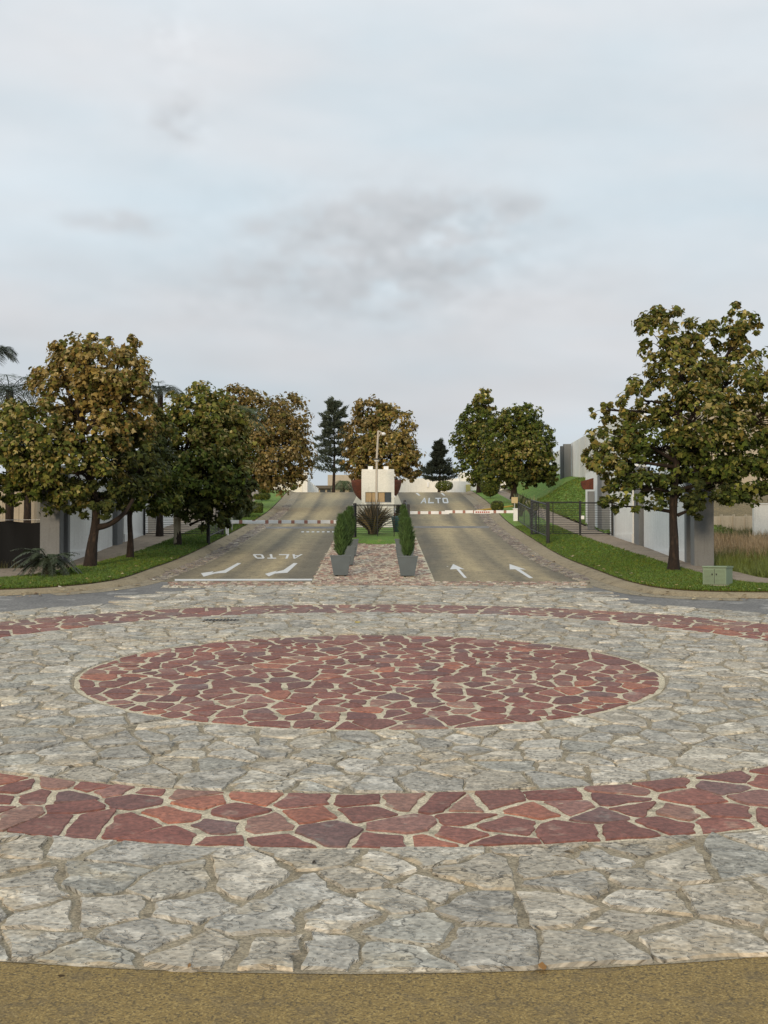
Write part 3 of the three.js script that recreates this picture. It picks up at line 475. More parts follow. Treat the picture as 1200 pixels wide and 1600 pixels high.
fence('swing_gate', 'open dark bar gate leaf standing over the kerb of the entry lane', 'gate', [6.42, 62.0], [6.58, 57.0], 1.62, { posts: [1], pw: 0.13, vert: [0.5], lift: 0.32, bars: 20 });
fence('swing_gate', 'open dark bar gate leaf at the exit lane side of the median', 'gate', [-1.3, 61.4], [-1.48, 57.4], 1.42, { posts: [0, 1], pw: 0.1, vert: [], lift: 0.3, bars: 18 });
fence('swing_gate', 'open dark bar gate leaf at the entry lane side of the median', 'gate', [0.9, 61.4], [0.98, 57.0], 1.55, { posts: [0, 1], pw: 0.11, vert: [], lift: 0.3, bars: 18 });
// drop rods of the two outer leaves
for (const [x, s] of [[-7.05, 'exit'], [6.58, 'entry']]) single('drop_rod', box(0.06, 0.36, 0.06), M.black, `dark steel drop rod holding the ${s} lane gate leaf open`, 'gate rod', V(x, 56.9, LIFT - 0.02));
// black cloth on a wire fence
{
  const o = thing('cloth_fence', 'black shade cloth on a wire fence in front of the beige wall', 'fence', V(-16, 46.6, 0.05)), x1 = 4.9;
  part('cloth', grid(40, 10, (s, t) => v3(s * x1, 0.02 + t * (1.5 + 0.03 * Math.sin(s * 19)) , 0.05 * Math.sin(s * 31 + t * 3) + 0.02 * Math.sin(s * 67))), M.cloth, o);
  for (let k = 0; k < 4; k++) part('post', rod(v3(0.15 + k * 1.6, -0.1, -0.06), v3(0.15 + k * 1.6, k === 3 ? 2.15 : 1.72, -0.06), 0.035), M.steel, o);
  part('wire', rod(v3(0, 1.56, -0.06), v3(x1, 1.6, -0.06), 0.012, 0.012, 5), M.steel, o);
}

// ---------------------------------------------------------------- guard booth, lamp post, barriers, signs
{
  const d = 70, p = atD(590.5, 790, d), o = thing('guard_booth', 'cream guard booth with a strip window behind the dark flax', 'booth', V(p.x, d)), w = 1.62, h = 2.83, dep = 2.2;
  const wy0 = 1.3, wy1 = 1.82, wx0 = -0.62, wx1 = 0.66;   // window opening
  const slab = (x0, x1, y0, y1) => box(x1 - x0, y1 - y0, 0.12, (x0 + x1) / 2, y0, 0, 0.006);
  part('front_wall', merge([slab(-w / 2, w / 2, -0.15, wy0), slab(-w / 2, wx0, wy0, wy1), slab(wx1, w / 2, wy0, wy1), slab(-w / 2, w / 2, wy1, h)].map((g) => g)), M.cream, o);
  for (const s of [-1, 1]) part('side_wall', box(0.12, h + 0.1, dep - 0.13, s * (w / 2 - 0.06), -0.1, -dep / 2 - 0.005), M.cream, o);
  part('rear_wall', box(w - 0.25, h, 0.1, 0, -0.1, -dep + 0.05), M.cream, o); part('roof', box(w - 0.02, 0.12, dep - 0.02, 0, h + 0.003, -dep / 2 + 0.04), M.cream, o);
  const win = part('window', box(wx1 - wx0, 0.035, 0.07, (wx0 + wx1) / 2, wy0 + 0.002, 0), M.steel, o);
  const pw = (wx1 - wx0) / 4; for (let k = 0; k < 4; k++) part('pane', box(pw - 0.02, wy1 - wy0 - 0.05, 0.01, wx0 + pw * (k + 0.5), wy0 + 0.04, -0.005, 0.002), k === 3 ? M.window : M.film, win).userData.label = k === 3 ? 'dark open pane' : 'pane covered with amber film';
  part('desk_screen', box(0.18, 0.24, 0.05, wx1 - 0.12, wy0 + 0.01, -0.25), M.whiteMetal, o);
  for (const x of [-0.37, 0.4]) part('roof_vent', box(0.24, 0.16, 0.24, x, h + 0.126, -0.35), M.whiteMetal, o);
  for (const [x, y] of [[w / 2 + 0.02, 2.6], [w / 2 + 0.02, 1.55]]) part('camera', box(0.07, 0.1, 0.16, x, y, 0.05), M.whiteMetal, o);
}
{
  const d = 67.5, p = atD(588, 800, d), o = thing('lamp_post', 'slim beige lamp post with a short arm in front of the booth', 'lamp post', V(p.x, d)), m = mpp(d), y = (py) => atD(588, py, d).y - o.position.y;
  part('pole', merge([rod(v3(0, -0.1, 0), v3(0.02, y(717), 0), 0.058, 0.052), rod(v3(0.02, y(717), 0), v3(0.09, y(673), 0), 0.05, 0.042)]), M.pole, o);
  part('arm', merge([rod(v3(0.09, y(673.5), 0), v3(0.31, y(677), 0), 0.035), rod(v3(0.07, y(684), 0), v3(0.24, y(676), 0), 0.025)]), M.pole, o);
  const lh = part('lamp_head', new THREE.SphereGeometry(0.085, 14, 10).scale(1.2, 0.9, 1).translate(0.34, y(678), 0), M.whiteMetal, o);
  const c = part('collar', new THREE.CylinderGeometry(0.17, 0.19, 0.05, 20).translate(0.02, y(717.5), 0), M.black, o); part('collar_disc', new THREE.CylinderGeometry(0.13, 0.1, 0.09, 20).translate(0.02, y(719.8), 0), M.whiteMetal, c);
}
function boomArm(o, L, dir, stripes, y, red, r = 0.095) { // arm along +-x from the machine: long white lengths, short red bands
  const step = 2 * L / stripes; let at = 0.1;
  for (let k = 0; k < stripes; k++) { const w = k % 2 ? step * 0.26 : step * 0.74; part(k % 2 ? 'red_stripe' : 'white_stripe', box(w - 0.002, k % 2 ? r * 1.5 : r * 1.6, 0.05, dir * (at + w / 2), y, 0, 0.006), k % 2 ? red : M.whiteMetal, o); at += w; }
}
const fadedRed = mat({ map: T.metal, scale: 1, color: [0.42, 0.19, 0.14], rough: 0.6 });
{ // exit lane
  const d = 63.2, p = atD(355, 830, d), o = thing('barrier_gate', 'white post with a red and white boom lowered across the exit lane', 'barrier', V(p.x, d, LIFT)), m = mpp(d), L = 173 * m, y = atD(355, 816.5, d).y - o.position.y;
  part('cabinet', box(0.13, y + 0.1, 0.16, 0, -0.05, 0), M.whiteMetal, o); boomArm(o, L, 1, 17, y - 0.045, fadedRed);
  part('boom_sleeve', box(0.88, 0.13, 0.07, 1.2, y - 0.06, 0), M.whiteMetal, o);
}
{ // entry lane: the machine stands on the verge, a second short boom on the median
  const d = 74.5, p = atD(806, 808, d), o = thing('barrier_gate', 'white cabinet with a red and white boom lowered across the entry lane', 'barrier', V(p.x, d, LIFT)), m = mpp(d), y = atD(806, 801, d).y - o.position.y;
  part('cabinet', box(0.26, y + 0.22, 0.3, 0, -0.05, 0), M.whiteMetal, o); part('cap', box(0.3, 0.05, 0.34, 0, y + 0.173, 0), M.whiteMetal, o); boomArm(o, 104 * m, -1, 13, y - 0.03, fadedRed);
  const sg = part('boom_sign', box(0.9, 0.16, 0.07, -1.75, y - 0.055, 0), M.whiteMetal, o); for (let k = 0; k < 7; k++) part('red_mark', box(0.07, 0.08, 0.006, -2.08 + k * 0.11, y - 0.015, 0.038, 0.001), M.redPaint, sg);
}
{
  const d = 73, p = atD(621, 805, d), o = thing('barrier_gate', 'white cabinet on the median with a short boom over the entry lane', 'barrier', V(p.x, d, 0.02)), m = mpp(d), y = atD(621, 802.5, d).y - o.position.y;
  part('cabinet', box(0.26, y + 0.35, 0.3, -0.06, -0.05, 0), M.whiteMetal, o); part('warning_plate', box(0.2, 0.28, 0.02, -0.06, y - 0.25, 0.17, 0.004), M.redPaint, o); boomArm(o, 74 * m, 1, 9, y - 0.03, fadedRed);
}
function sign(px, py, d, w, h, material, label, group) {
  const p = atD(px, py, d), o = thing('sign', label, 'sign', V(p.x, d, LIFT)), y = p.y - o.position.y;
  part('pole', rod(v3(0, -0.05, 0), v3(0, y + h / 2, 0), 0.028), M.steel, o); part('plate', box(w, h, 0.015, 0, y - h / 2, 0.04, 0.003), material, o); return o;
}
{ const o = sign(362.5, 791.5, 66, 0.24, 0.4, M.whiteMetal, 'small white sign on a thin pole beside the exit lane boom'); part('printed_line', box(0.12, 0.16, 0.004, 0.01, o.children[1].geometry.boundingBox ? 0 : atD(362, 792, 66).y - o.position.y - 0.05, 0.05, 0.001), M.steel, o); }
sign(804, 781.5, 76, 0.34, 0.32, mat({ map: T.metal, color: [0.62, 0.47, 0.24], rough: 0.6 }), 'plain yellowish square sign above the entry lane cabinet');
// yellow painted kerb of the side opening
{ const a = G(747, 801), b = G(785, 795), gs = []; single('yellow_kerb', (() => { const A = V(a.x, a.d, 0.02), B = V(b.x + 0.5, a.d + 4, LIFT), v = B.clone().sub(A), L = v.length(), g = box(L, 0.16, 0.22, L / 2, 0, 0, 0.03); g.rotateZ(Math.asin(v.y / L)); g.rotateY(Math.atan2(-v.z, v.x)); g.translate(A.x, A.y, A.z); return g; })(), M.yellow, 'yellow painted kerb at the side opening below the bushes', 'kerb'); }
// transformer box on the verge
{
  const g = G(1117, 918, LIFT), s = mpp(g.d), o = thing('utility_box', 'pale green ribbed utility box on a concrete base under the large tree', 'utility box', V(g.x, g.d - 0.2, LIFT + 0.02), -0.55);
  part('base', box(0.72, 0.12, 0.66, 0, -0.04, -0.1), M.conc, o); part('body', box(0.66, 0.46, 0.58, 0, 0.083, -0.1), M.boxGreen, o); part('lid', box(0.7, 0.045, 0.62, 0, 0.546, -0.1), M.boxGreen, o);
  part('door_seam', box(0.012, 0.4, 0.01, 0, 0.11, 0.193, 0.002), M.black, o);
  for (const x of [-0.06, 0.06]) part('latch', box(0.03, 0.05, 0.02, x, 0.34, 0.2, 0.004), M.black, o);
  for (let k = 0; k < 11; k++) for (const x of [-0.165, 0.165]) part('louvre', box(0.26, 0.013, 0.014, x, 0.13 + k * 0.035, 0.195, 0.003), M.boxGreen, o);
  for (let k = 0; k < 10; k++) part('side_rib', box(0.014, 0.4, 0.02, -0.335, 0.11, -0.33 + k * 0.05, 0.003), M.boxGreen, o);
}
// a round corten steel bowl behind the booth, and its smaller relative on the verge
{
  const d = 79, p = atD(588, 775, d), o = thing('steel_bowl', 'large rusty steel bowl planter standing behind the guard booth', 'planter', V(p.x, d)), pr = [];
  for (let k = 0; k <= 14; k++) { const t = k / 14; pr.push(new THREE.Vector2(0.28 + 1.12 * Math.sin(t * Math.PI / 2), 0.9 + 1.3 * (1 - Math.cos(t * Math.PI / 2)))); } pr.push(new THREE.Vector2(1.34, 2.2), new THREE.Vector2(1.2, 1.9), new THREE.Vector2(0, 1.85));
  part('bowl', new THREE.LatheGeometry(pr, 48), M.rust, o); part('stem', new THREE.CylinderGeometry(0.3, 0.42, 1.1, 24).translate(0, 0.45, 0), M.rust, o);
}
{
  const d = 67, p = atD(911, 758, d), o = thing('steel_sign', 'tilted rusty steel plate on a grey post by the garden gate', 'sign', V(p.x + 0.25, d, LIFT)), y = p.y - o.position.y, s = new THREE.Shape();
  s.moveTo(-0.36, 0.16); s.lineTo(0.2, 0.32); s.lineTo(0.2, -0.2); s.lineTo(-0.24, -0.2); s.quadraticCurveTo(-0.35, -0.08, -0.36, 0.16);
  part('plate', uvMetres(new THREE.ExtrudeGeometry(s, { depth: 0.25, bevelEnabled: true, bevelSize: 0.01, bevelThickness: 0.01, bevelSegments: 1 }).translate(0, y, 0)), M.rust, o);
  part('post', box(0.3, y - 0.2, 0.3, 0.12, -0.1, 0.05), M.greyWall, o);
}

// ---------------------------------------------------------------- houses and walls on the hill
function block(o, name, px0, px1, pyTop, d, depth, material, yBase) {   // a block whose front face spans these pixels at distance d
  const a = atD(px0, pyTop, d), b = atD(px1, pyTop, d), y0 = yBase ?? gy(d) - 0.6; return part(name, box(b.x - a.x, a.y - y0, depth, (a.x + b.x) / 2 - o.position.x, y0 - o.position.y, -d - depth / 2 - o.position.z), material, o);
}
{
  const d = 146, o = thing('white_house', 'long low white wall and house beyond the crest behind the dark pine', 'house', V(7, d)); block(o, 'wall', 618, 718, 747.5, d, 5, M.cream); block(o, 'wall', 719, 748, 738, d + 4, 5, M.cream);
  block(o, 'wall', 700, 746, 752, d - 3, 2.5, M.white);
  const wn = block(o, 'window', 691, 697, 752, d - 0.06, 0.12, M.window, atD(691, 767, d).y); block(wn, 'frame', 0, 0, 0, d, 0.1, M.whiteMetal, 0).removeFromParent();
  const f = (x0, x1, t, b) => { const A = atD(x0, t, d - 0.12), B = atD(x1, b, d - 0.12); part('window_frame', box(B.x - A.x, A.y - B.y, 0.06, (A.x + B.x) / 2 - o.position.x, B.y - o.position.y, A.z - o.position.z, 0.01), M.whiteMetal, o); };
  f(690.3, 691.3, 751, 768); f(696.6, 697.6, 751, 768); f(691.4, 696.5, 751, 752.3); f(693.8, 694.3, 752.5, 767); f(667, 670, 753, 761);
  block(o, 'yellow_gate', 728, 735, 757, d - 3.2, 0.12, mat({ map: T.metal, color: [0.62, 0.55, 0.2] }));
}
{
  const d = 142, o = thing('curved_wall', 'pale curved wall and white gate column beyond the crest of the exit lane', 'wall', V(-9, d)); block(o, 'wall', 425, 472, 742, d, 1.2, M.cream); block(o, 'wall', 472.3, 479, 738, d - 1, 2, M.cream);
  for (let k = 0; k < 8; k++) block(o, 'wall_step', 480 + k * 2.2, 482.1 + k * 2.2, 749 + k * 2, d + 1 + k, 0.5, M.white);
  block(o, 'column', 477.5, 480.5, 738, 129, 0.2, M.whiteMetal);
}
{
  const d = 158, o = thing('flat_roof_house', 'low house with a grey flat roof beyond the crest of the exit lane', 'house', V(-5, d)); block(o, 'wall', 494, 566, 764, d, 6, M.beige); const r = block(o, 'roof', 488, 568, 758.5, d - 0.6, 7.5, M.roofTile, atD(490, 763.6, d).y);
  block(o, 'upper_wall', 512, 566, 742, d + 6, 4, M.beige); for (const [a, b] of [[500, 508], [511, 517], [531, 536], [546, 556]]) block(o, 'window', a, b, 765, d - 0.05, 0.1, M.window, atD(a, 777, d).y);
}
{
  const d = 150, o = thing('far_house', 'bright white house with a dark garage behind the mound and round tree', 'house', V(14, d)); block(o, 'wall', 782, 852, 751, d, 6, M.cream); block(o, 'wall', 836, 860, 756, d - 4, 2, M.white); block(o, 'garage_door', 824, 833, 755, d - 0.1, 0.2, M.darkWall); block(o, 'wall', 852.4, 866, 748, d - 8, 6, M.greyWall);
}
{ // the long white boundary wall on top of the mound
  const o = thing('long_wall', 'long white boundary wall with a grey pier standing on the grass mound', 'wall', V(14.4, 92)), top0 = atD(866, 711, 120).y, top1 = atD(935, 680, 93).y;
  const seg = (x0, d0, x1, d1, t0, t1, m, name, th = 0.3, n = 1) => { const s = new THREE.Shape(), L = Math.hypot(x1 - x0, d1 - d0), b = gy(Math.min(d0, d1)) + 0.4; s.moveTo(0, b); s.lineTo(L, b); s.lineTo(L, t1); s.lineTo(0, t0); const g = new THREE.ExtrudeGeometry(s, { depth: th, bevelEnabled: false }); g.rotateY(Math.atan2(d1 - d0, x1 - x0)); g.translate(x0, 0, -d0); g.translate(-o.position.x, -o.position.y, -o.position.z); return part(name, uvMetres(g), m, o); };
  const A = atD(866, 711, 120), B = atD(890, 700, 107.5), C = atD(935, 680, 93), D = atD(1010, 640, 76);
  const N = 14; for (let k = 0; k < N; k++) { const t0 = k / N, t1 = (k + 1) / N - 0.002; const q = (t) => [lerp(A.x, D.x, t), lerp(120, 76, t), lerp(A.y, A.y + 0.3, t)]; const a = q(t0), b = q(t1); seg(a[0], a[1], b[0], b[1], lerp(A.y, C.y + 0.4, t0), lerp(A.y, C.y + 0.4, t1), M.white, 'wall_panel'); }
  const p0 = atD(888, 694, 105.5); part('grey_pier', box(0.55, 3.6, 0.5, p0.x - 0.1 - o.position.x, p0.y - 3.6 - o.position.y, p0.z - o.position.z), M.greyWall, o); part('dark_pier', box(0.2, 3.5, 0.4, p0.x - 0.5 - o.position.x, p0.y - 3.65 - o.position.y, p0.z - o.position.z), M.darkWall, o);
}
{ const d = 96, o = thing('beige_house', 'tall plain beige house wall rising behind the large tree', 'house', V(24, d)); block(o, 'wall', 1105, 1290, 633, d, 8, M.beige); block(o, 'wall', 1060, 1104.5, 690, d + 1, 6, M.beige); block(o, 'cornice', 1104, 1291, 631, d - 0.1, 8.2, M.beige, atD(1105, 635, d).y); }
{ const d = 67, o = thing('lot_wall', 'weathered beige garden wall along the back of the dry grass lot', 'wall', V(14, d)); for (let k = 0; k < 5; k++) block(o, 'wall_panel', 1090 + k * 19, 1108.6 + k * 19, 806 + k % 2, d, 0.25, M.beige); for (let k = 0; k < 5; k++) block(o, 'pilaster', 1089 + k * 19, 1091.5 + k * 19, 804, d - 0.1, 0.32, M.beige); }
{ const d = 63, o = thing('pale_wall', 'pale plastered wall closing the dry grass lot behind the footpath', 'wall', V(16, d)); block(o, 'wall', 1178, 1300, 788, d, 0.3, M.cream); block(o, 'coping', 1177.5, 1301, 786.5, d - 0.03, 0.36, M.cream, atD(1178, 788.1, d).y); }
{ const d = 56, o = thing('stained_wall', 'stained beige garden wall behind the black cloth fence and palms', 'wall', V(-14, d)); for (let k = 0; k < 6; k++) block(o, 'wall_panel', -70 + k * 25, -45.3 + k * 25, 764, d, 0.3, M.beige); block(o, 'coping', -70, 80, 762.5, d - 0.03, 0.36, M.beige, atD(0, 764.05, d).y); }

// ---------------------------------------------------------------- plants
const UP = v3(0, 1, 0);
class Leaves {                                 // many small faces in one mesh, each leaf with its own colour
  constructor() { this.p = []; this.n = []; this.c = []; this.i = []; }
  star(c, nrm, along, size, col, shape) {      // a lobed leaf
    const side = nrm.clone().cross(along).normalize(), base = this.p.length / 3, k = shape.length;
    const fold = 0.25;
    for (const [x, y] of shape) { const h = -Math.abs(x) * fold; this.p.push(c.x + (side.x * x + along.x * y + nrm.x * h) * size, c.y + (side.y * x + along.y * y + nrm.y * h) * size, c.z + (side.z * x + along.z * y + nrm.z * h) * size); const s = Math.sign(x) * 0.22; this.n.push(nrm.x + side.x * s, nrm.y + side.y * s, nrm.z + side.z * s); this.c.push(col[0], col[1], col[2]); }
    for (let e = 1; e < k - 1; e++) this.i.push(base, base + e + 1, base + e);
  }
  blade(pts, w, nrm, col, tipCol) {            // a strip along points, tapering
    const base = this.p.length / 3, n = pts.length;
    for (let k = 0; k < n; k++) { const t = k / (n - 1), a = pts[Math.max(0, k - 1)], b = pts[Math.min(n - 1, k + 1)], dir = b.clone().sub(a), s = dir.cross(nrm).normalize().multiplyScalar(w * (t < 0.4 ? 0.75 + 0.6 * t : 1 - ((t - 0.4) / 0.6) ** 1.6 * 0.96)), q = pts[k], cc = tipCol ? mix3(col, tipCol, t) : col; for (const e of [-1, 1]) { this.p.push(q.x + s.x * e, q.y + s.y * e, q.z + s.z * e); this.n.push(nrm.x, nrm.y, nrm.z); this.c.push(...cc); } }
    for (let k = 0; k < n - 1; k++) { const a = base + k * 2; this.i.push(a, a + 1, a + 3, a, a + 3, a + 2); }
  }
  geo() { const g = new THREE.BufferGeometry(); g.setAttribute('position', new THREE.Float32BufferAttribute(this.p, 3)); g.setAttribute('normal', new THREE.Float32BufferAttribute(this.n, 3)); g.setAttribute('color', new THREE.Float32BufferAttribute(this.c, 3)); g.setIndex(this.i); return g; }
}
const MAPLE = [[0, 0], [0.34, 0.05], [0.5, 0.42], [0.24, 0.5], [0, 1], [-0.24, 0.5], [-0.5, 0.42], [-0.34, 0.05]].map(([x, y]) => [x, y - 0.4]);
const OVAL = [[0, 0], [0.26, 0.3], [0.2, 0.68], [0, 1], [-0.2, 0.68], [-0.26, 0.3]].map(([x, y]) => [x, y - 0.4]);
function limb(pts, r0, r1, seg = 7, flare = 0, rnd = Math.random) {   // tapered, slightly knotty
  const c = new THREE.CatmullRomCurve3(pts), n = Math.max(5, pts.length * 5), pos = [], uv = [], idx = [], nor = [], fr = c.computeFrenetFrames(n, false), L = c.getLength();
  for (let k = 0; k <= n; k++) { const t = k / n, p = c.getPointAt(t), r = lerp(r0, r1, t ** 0.8) * (1 + flare * Math.exp(-t * 14)) * (0.94 + 0.12 * vn(t * 9, r0 * 77)); for (let e = 0; e <= seg; e++) { const a = e / seg * Math.PI * 2, q = fr.normals[k].clone().multiplyScalar(Math.cos(a)).addScaledVector(fr.binormals[k], Math.sin(a)), rr = r * (0.92 + 0.16 * vn(e % seg * 1.7, t * 12, 0, 3)); pos.push(p.x + q.x * rr, p.y + q.y * rr, p.z + q.z * rr); nor.push(q.x, q.y, q.z); uv.push(e / seg * 2 * Math.PI * r0, t * L); } }
  for (let k = 0; k < n; k++) for (let e = 0; e < seg; e++) { const a = k * (seg + 1) + e, b = a + seg + 1; idx.push(a, b + 1, b, a, a + 1, b + 1); }
  const g = new THREE.BufferGeometry(); g.setAttribute('position', new THREE.Float32BufferAttribute(pos, 3)); g.setAttribute('normal', new THREE.Float32BufferAttribute(nor, 3)); g.setAttribute('uv', new THREE.Float32BufferAttribute(uv, 2)); g.setIndex(idx); return g.toNonIndexed();
}
const PAL = {
  gold: [[0.25, 0.175, 0.042], [0.33, 0.235, 0.07], [0.18, 0.16, 0.032], [0.10, 0.108, 0.018], [0.44, 0.34, 0.15], [0.19, 0.12, 0.03]],
  olive: [[0.14, 0.15, 0.024], [0.085, 0.105, 0.016], [0.21, 0.195, 0.04], [0.055, 0.072, 0.011], [0.38, 0.31, 0.12], [0.19, 0.14, 0.028]],
  green: [[0.08, 0.108, 0.015], [0.115, 0.14, 0.02], [0.05, 0.074, 0.01], [0.18, 0.175, 0.036], [0.04, 0.054, 0.008]],
  dark: [[0.045, 0.058, 0.011], [0.06, 0.072, 0.014], [0.10, 0.10, 0.02], [0.034, 0.045, 0.008]],
  brown: [[0.21, 0.145, 0.045], [0.145, 0.115, 0.03], [0.255, 0.175, 0.056], [0.10, 0.092, 0.02], [0.35, 0.265, 0.125]],
};
/* a broadleaved tree. lobes: [px, py, rx, ry (pixels), depth offset (m), palette, share] seen at the tree's own distance */
function tree(name, label, d, basePx, forkPy, lobes, { n = 6000, leaf = 0.17, trunk = 0.16, seed = 1, bark = M.bark, lift = LIFT + 0.02, group, gap = 0.42, lean = 0, branch = [], shape = MAPLE, foot, apex } = {}) {
  const rnd = rngOf(seed * 977), m = mpp(d), b = V(atD(basePx, 850, d).x, d, lift), o = thing(name, label, 'tree', b, 0, group);
  const loc = (px, py, dz = 0) => { const q = atD(px, py, d); return v3(q.x - b.x, q.y - b.y, q.z - b.z - dz); };
  const fork = loc(basePx + lean, forkPy), trunkPts = [v3(0, -0.1, 0), v3(fork.x * 0.3 + 0.02, fork.y * 0.4, 0), fork];
  const topLobe = lobes.reduce((a, c) => c[1] < a[1] ? c : a); const top = apex ? loc(...apex) : loc(topLobe[0], topLobe[1] - topLobe[3] * 0.3, topLobe[4]);
  const mid = fork.clone().lerp(top, 0.5).add(v3((rnd() - 0.5) * 0.3, 0, (rnd() - 0.5) * 0.3));
  part('trunk', limb([...trunkPts, mid, top], trunk, trunk * 0.22, 10, 0.35), bark, o);
  if (foot) part('whitewash', limb([v3(0, -0.08, 0), v3(fork.x * 0.1, foot * 0.5, 0), v3(fork.x * 0.2, foot, 0)], trunk * 1.06, trunk * 0.96, 12, 0.5), M.paleBark, o);
  for (const br of branch) part('limb', limb(br.map(([px, py, dz]) => loc(px, py, dz)), trunk * 0.6, trunk * 0.3, 8), bark, o);
  const limbs = [], clumps = [];
  for (const L of lobes) {
    const c = loc(L[0], L[1], L[4]), R = v3(L[2] * m, L[3] * m, (L[2] + L[3]) / 2 * m * 0.95);
    const st = fork.clone().lerp(top, 0.1 + 0.5 * rnd()); st.y = Math.min(st.y, c.y - 0.2);
    limbs.push(limb([st, st.clone().lerp(c, 0.5).add(v3(0, 0.15 * R.y, 0)), c], trunk * 0.42, trunk * 0.1, 6));
    const k = Math.max(10, Math.round((L[6] ?? 1) * 46 * (R.x * R.y * R.z) ** 0.5));
    for (let q = 0; q < k; q++) {             // twigs ending in clumps spread through the lobe
      const u = rnd() * 2 - 1, a = rnd() * 6.283, s = Math.sqrt(1 - u * u), dir = v3(s * Math.cos(a), u, s * Math.sin(a)), rad = (0.42 + 0.62 * Math.sqrt(rnd())) * (0.86 + 0.3 * vn3(dir.x * 2.5 + 7, dir.y * 2.5, dir.z * 2.5 + L[0]));
      const e = c.clone().add(v3(dir.x * R.x * rad, dir.y * R.y * rad, dir.z * R.z * rad)); clumps.push({ e, dir, pal: PAL[L[5] || 'olive'], r: (0.13 + 0.17 * rnd()) * Math.cbrt(R.x * R.y * R.z) });
      if (q % 4 === 0) limbs.push(limb([c.clone().lerp(st, 0.25), c.clone().lerp(e, 0.55).add(v3(0, 0.05, 0)), e], trunk * 0.12, trunk * 0.03, 4));
    }
  }
  part('limbs', merge(limbs), bark, o);
  const lv = new Leaves(), nr = v3(), al = v3();
  for (let q = 0; q < n; q++) {
    const cl = clumps[Math.floor(rnd() * clumps.length)], u = rnd() * 2 - 1, a = rnd() * 6.283, s = Math.sqrt(1 - u * u), rr = cl.r * Math.cbrt(rnd()) * 1.15, p = v3(cl.e.x + s * Math.cos(a) * rr, cl.e.y + u * rr * 0.8, cl.e.z + s * Math.sin(a) * rr);
    nr.set(s * Math.cos(a) * 0.8 + cl.dir.x * 0.6 + (rnd() - 0.5) * 1.6, u * 0.8 + 0.6 + (rnd() - 0.5) * 1.8, s * Math.sin(a) * 0.8 + cl.dir.z * 0.6 + (rnd() - 0.5) * 1.6).normalize();
    al.set(rnd() - 0.5, -0.35 + (rnd() - 0.5), rnd() - 0.5); al.addScaledVector(nr, -al.dot(nr)).normalize();
    const col = cl.pal[Math.floor(rnd() ** 1.15 * cl.pal.length)], j = (0.7 + 0.55 * rnd()) * (rnd() < 0.06 ? 1.8 : 1); lv.star(p, nr, al, leaf * (0.5 + 0.85 * rnd()), col.map((x) => x * j), shape);
  }
  part('crown', lv.geo(), M.leaf, o); return o;
}
const ST = 'street trees along the shaded verge';
tree('street_tree', 'large street tree with golden brown top and a low side limb', 45.6, 140, 800, [[150, 575, 78, 50, 0, 'gold', 1.2], [105, 610, 66, 55, 0.3, 'gold'], [195, 625, 48, 60, 0, 'gold'], [145, 665, 85, 50, 0.2, 'gold'], [55, 690, 62, 60, -0.6, 'olive', 1.2], [15, 700, 55, 75, 0.2, 'olive'], [120, 735, 75, 55, -0.5, 'olive', 1.1], [190, 725, 62, 62, 0.2, 'dark'], [60, 762, 60, 34, 0.3, 'green', 0.8], [150, 780, 60, 28, -0.2, 'dark', 0.8], [-20, 760, 40, 40, 0.4, 'green', 0.6], [115, 545, 40, 26, 0, 'gold', 0.5], [190, 550, 34, 26, 0.1, 'gold', 0.5]], { n: 27000, leaf: 0.15, trunk: 0.185, seed: 3, lean: 10, branch: [[[150, 824, 0], [170, 820, -0.1], [196, 802, -0.2], [210, 780, -0.2]]], group: ST });
tree('street_tree', 'slender dark trunked street tree crowded between two larger crowns', 49, 203, 800, [[215, 720, 48, 62, 0.6, 'dark'], [240, 765, 46, 38, 0.3, 'green'], [190, 775, 40, 28, 0.3, 'dark'], [228, 670, 36, 44, 0.8, 'olive']], { n: 10000, leaf: 0.155, trunk: 0.125, seed: 5, group: ST });
tree('street_tree', 'round olive street tree with a whitewashed trunk foot by the gate', 55.5, 277, 815, [[315, 650, 62, 46, 0, 'olive', 1.2], [285, 690, 60, 55, 0.2, 'olive'], [345, 700, 52, 58, -0.3, 'olive', 1.1], [310, 745, 76, 48, -0.4, 'green', 1.2], [260, 745, 44, 50, 0.2, 'dark'], [355, 765, 42, 40, 0, 'dark'], [305, 790, 70, 26, 0.1, 'dark'], [330, 812, 34, 18, -0.3, 'dark', 0.6], [310, 622, 40, 20, 0.1, 'olive', 0.5]], { n: 22000, leaf: 0.165, trunk: 0.14, seed: 7, group: ST, foot: 1.15 });
tree('street_tree', 'reddish brown leaved tree behind the clipped hedge up the hill', 92, 387, 745, [[375, 625, 34, 24, 0, 'brown'], [410, 660, 56, 46, 0, 'brown', 1.2], [450, 665, 36, 48, 0.5, 'brown'], [430, 710, 56, 46, -0.5, 'brown', 1.2], [380, 700, 44, 50, 0.3, 'olive'], [420, 745, 50, 22, 0, 'brown'], [465, 715, 26, 36, 0, 'brown'], [395, 735, 40, 20, 0, 'dark']], { n: 17000, leaf: 0.2, trunk: 0.24, seed: 9, bark: M.redBark, lift: 0.3 });
tree('median_tree', 'broad golden brown tree standing behind the guard booth', 96, 597, 765, [[580, 645, 30, 24, 0, 'brown'], [615, 668, 32, 34, 0, 'gold'], [570, 690, 34, 36, 0, 'brown', 1.1], [600, 710, 52, 38, -0.6, 'gold', 1.2], [632, 715, 24, 34, 0, 'brown'], [555, 722, 20, 26, 0.4, 'brown'], [600, 742, 46, 20, 0, 'brown', 1], [590, 670, 36, 34, 0.6, 'olive'], [640, 738, 16, 14, 0, 'brown', 0.5]], { n: 15000, leaf: 0.2, trunk: 0.2, seed: 11, lift: 0.02, bark: M.redBark });
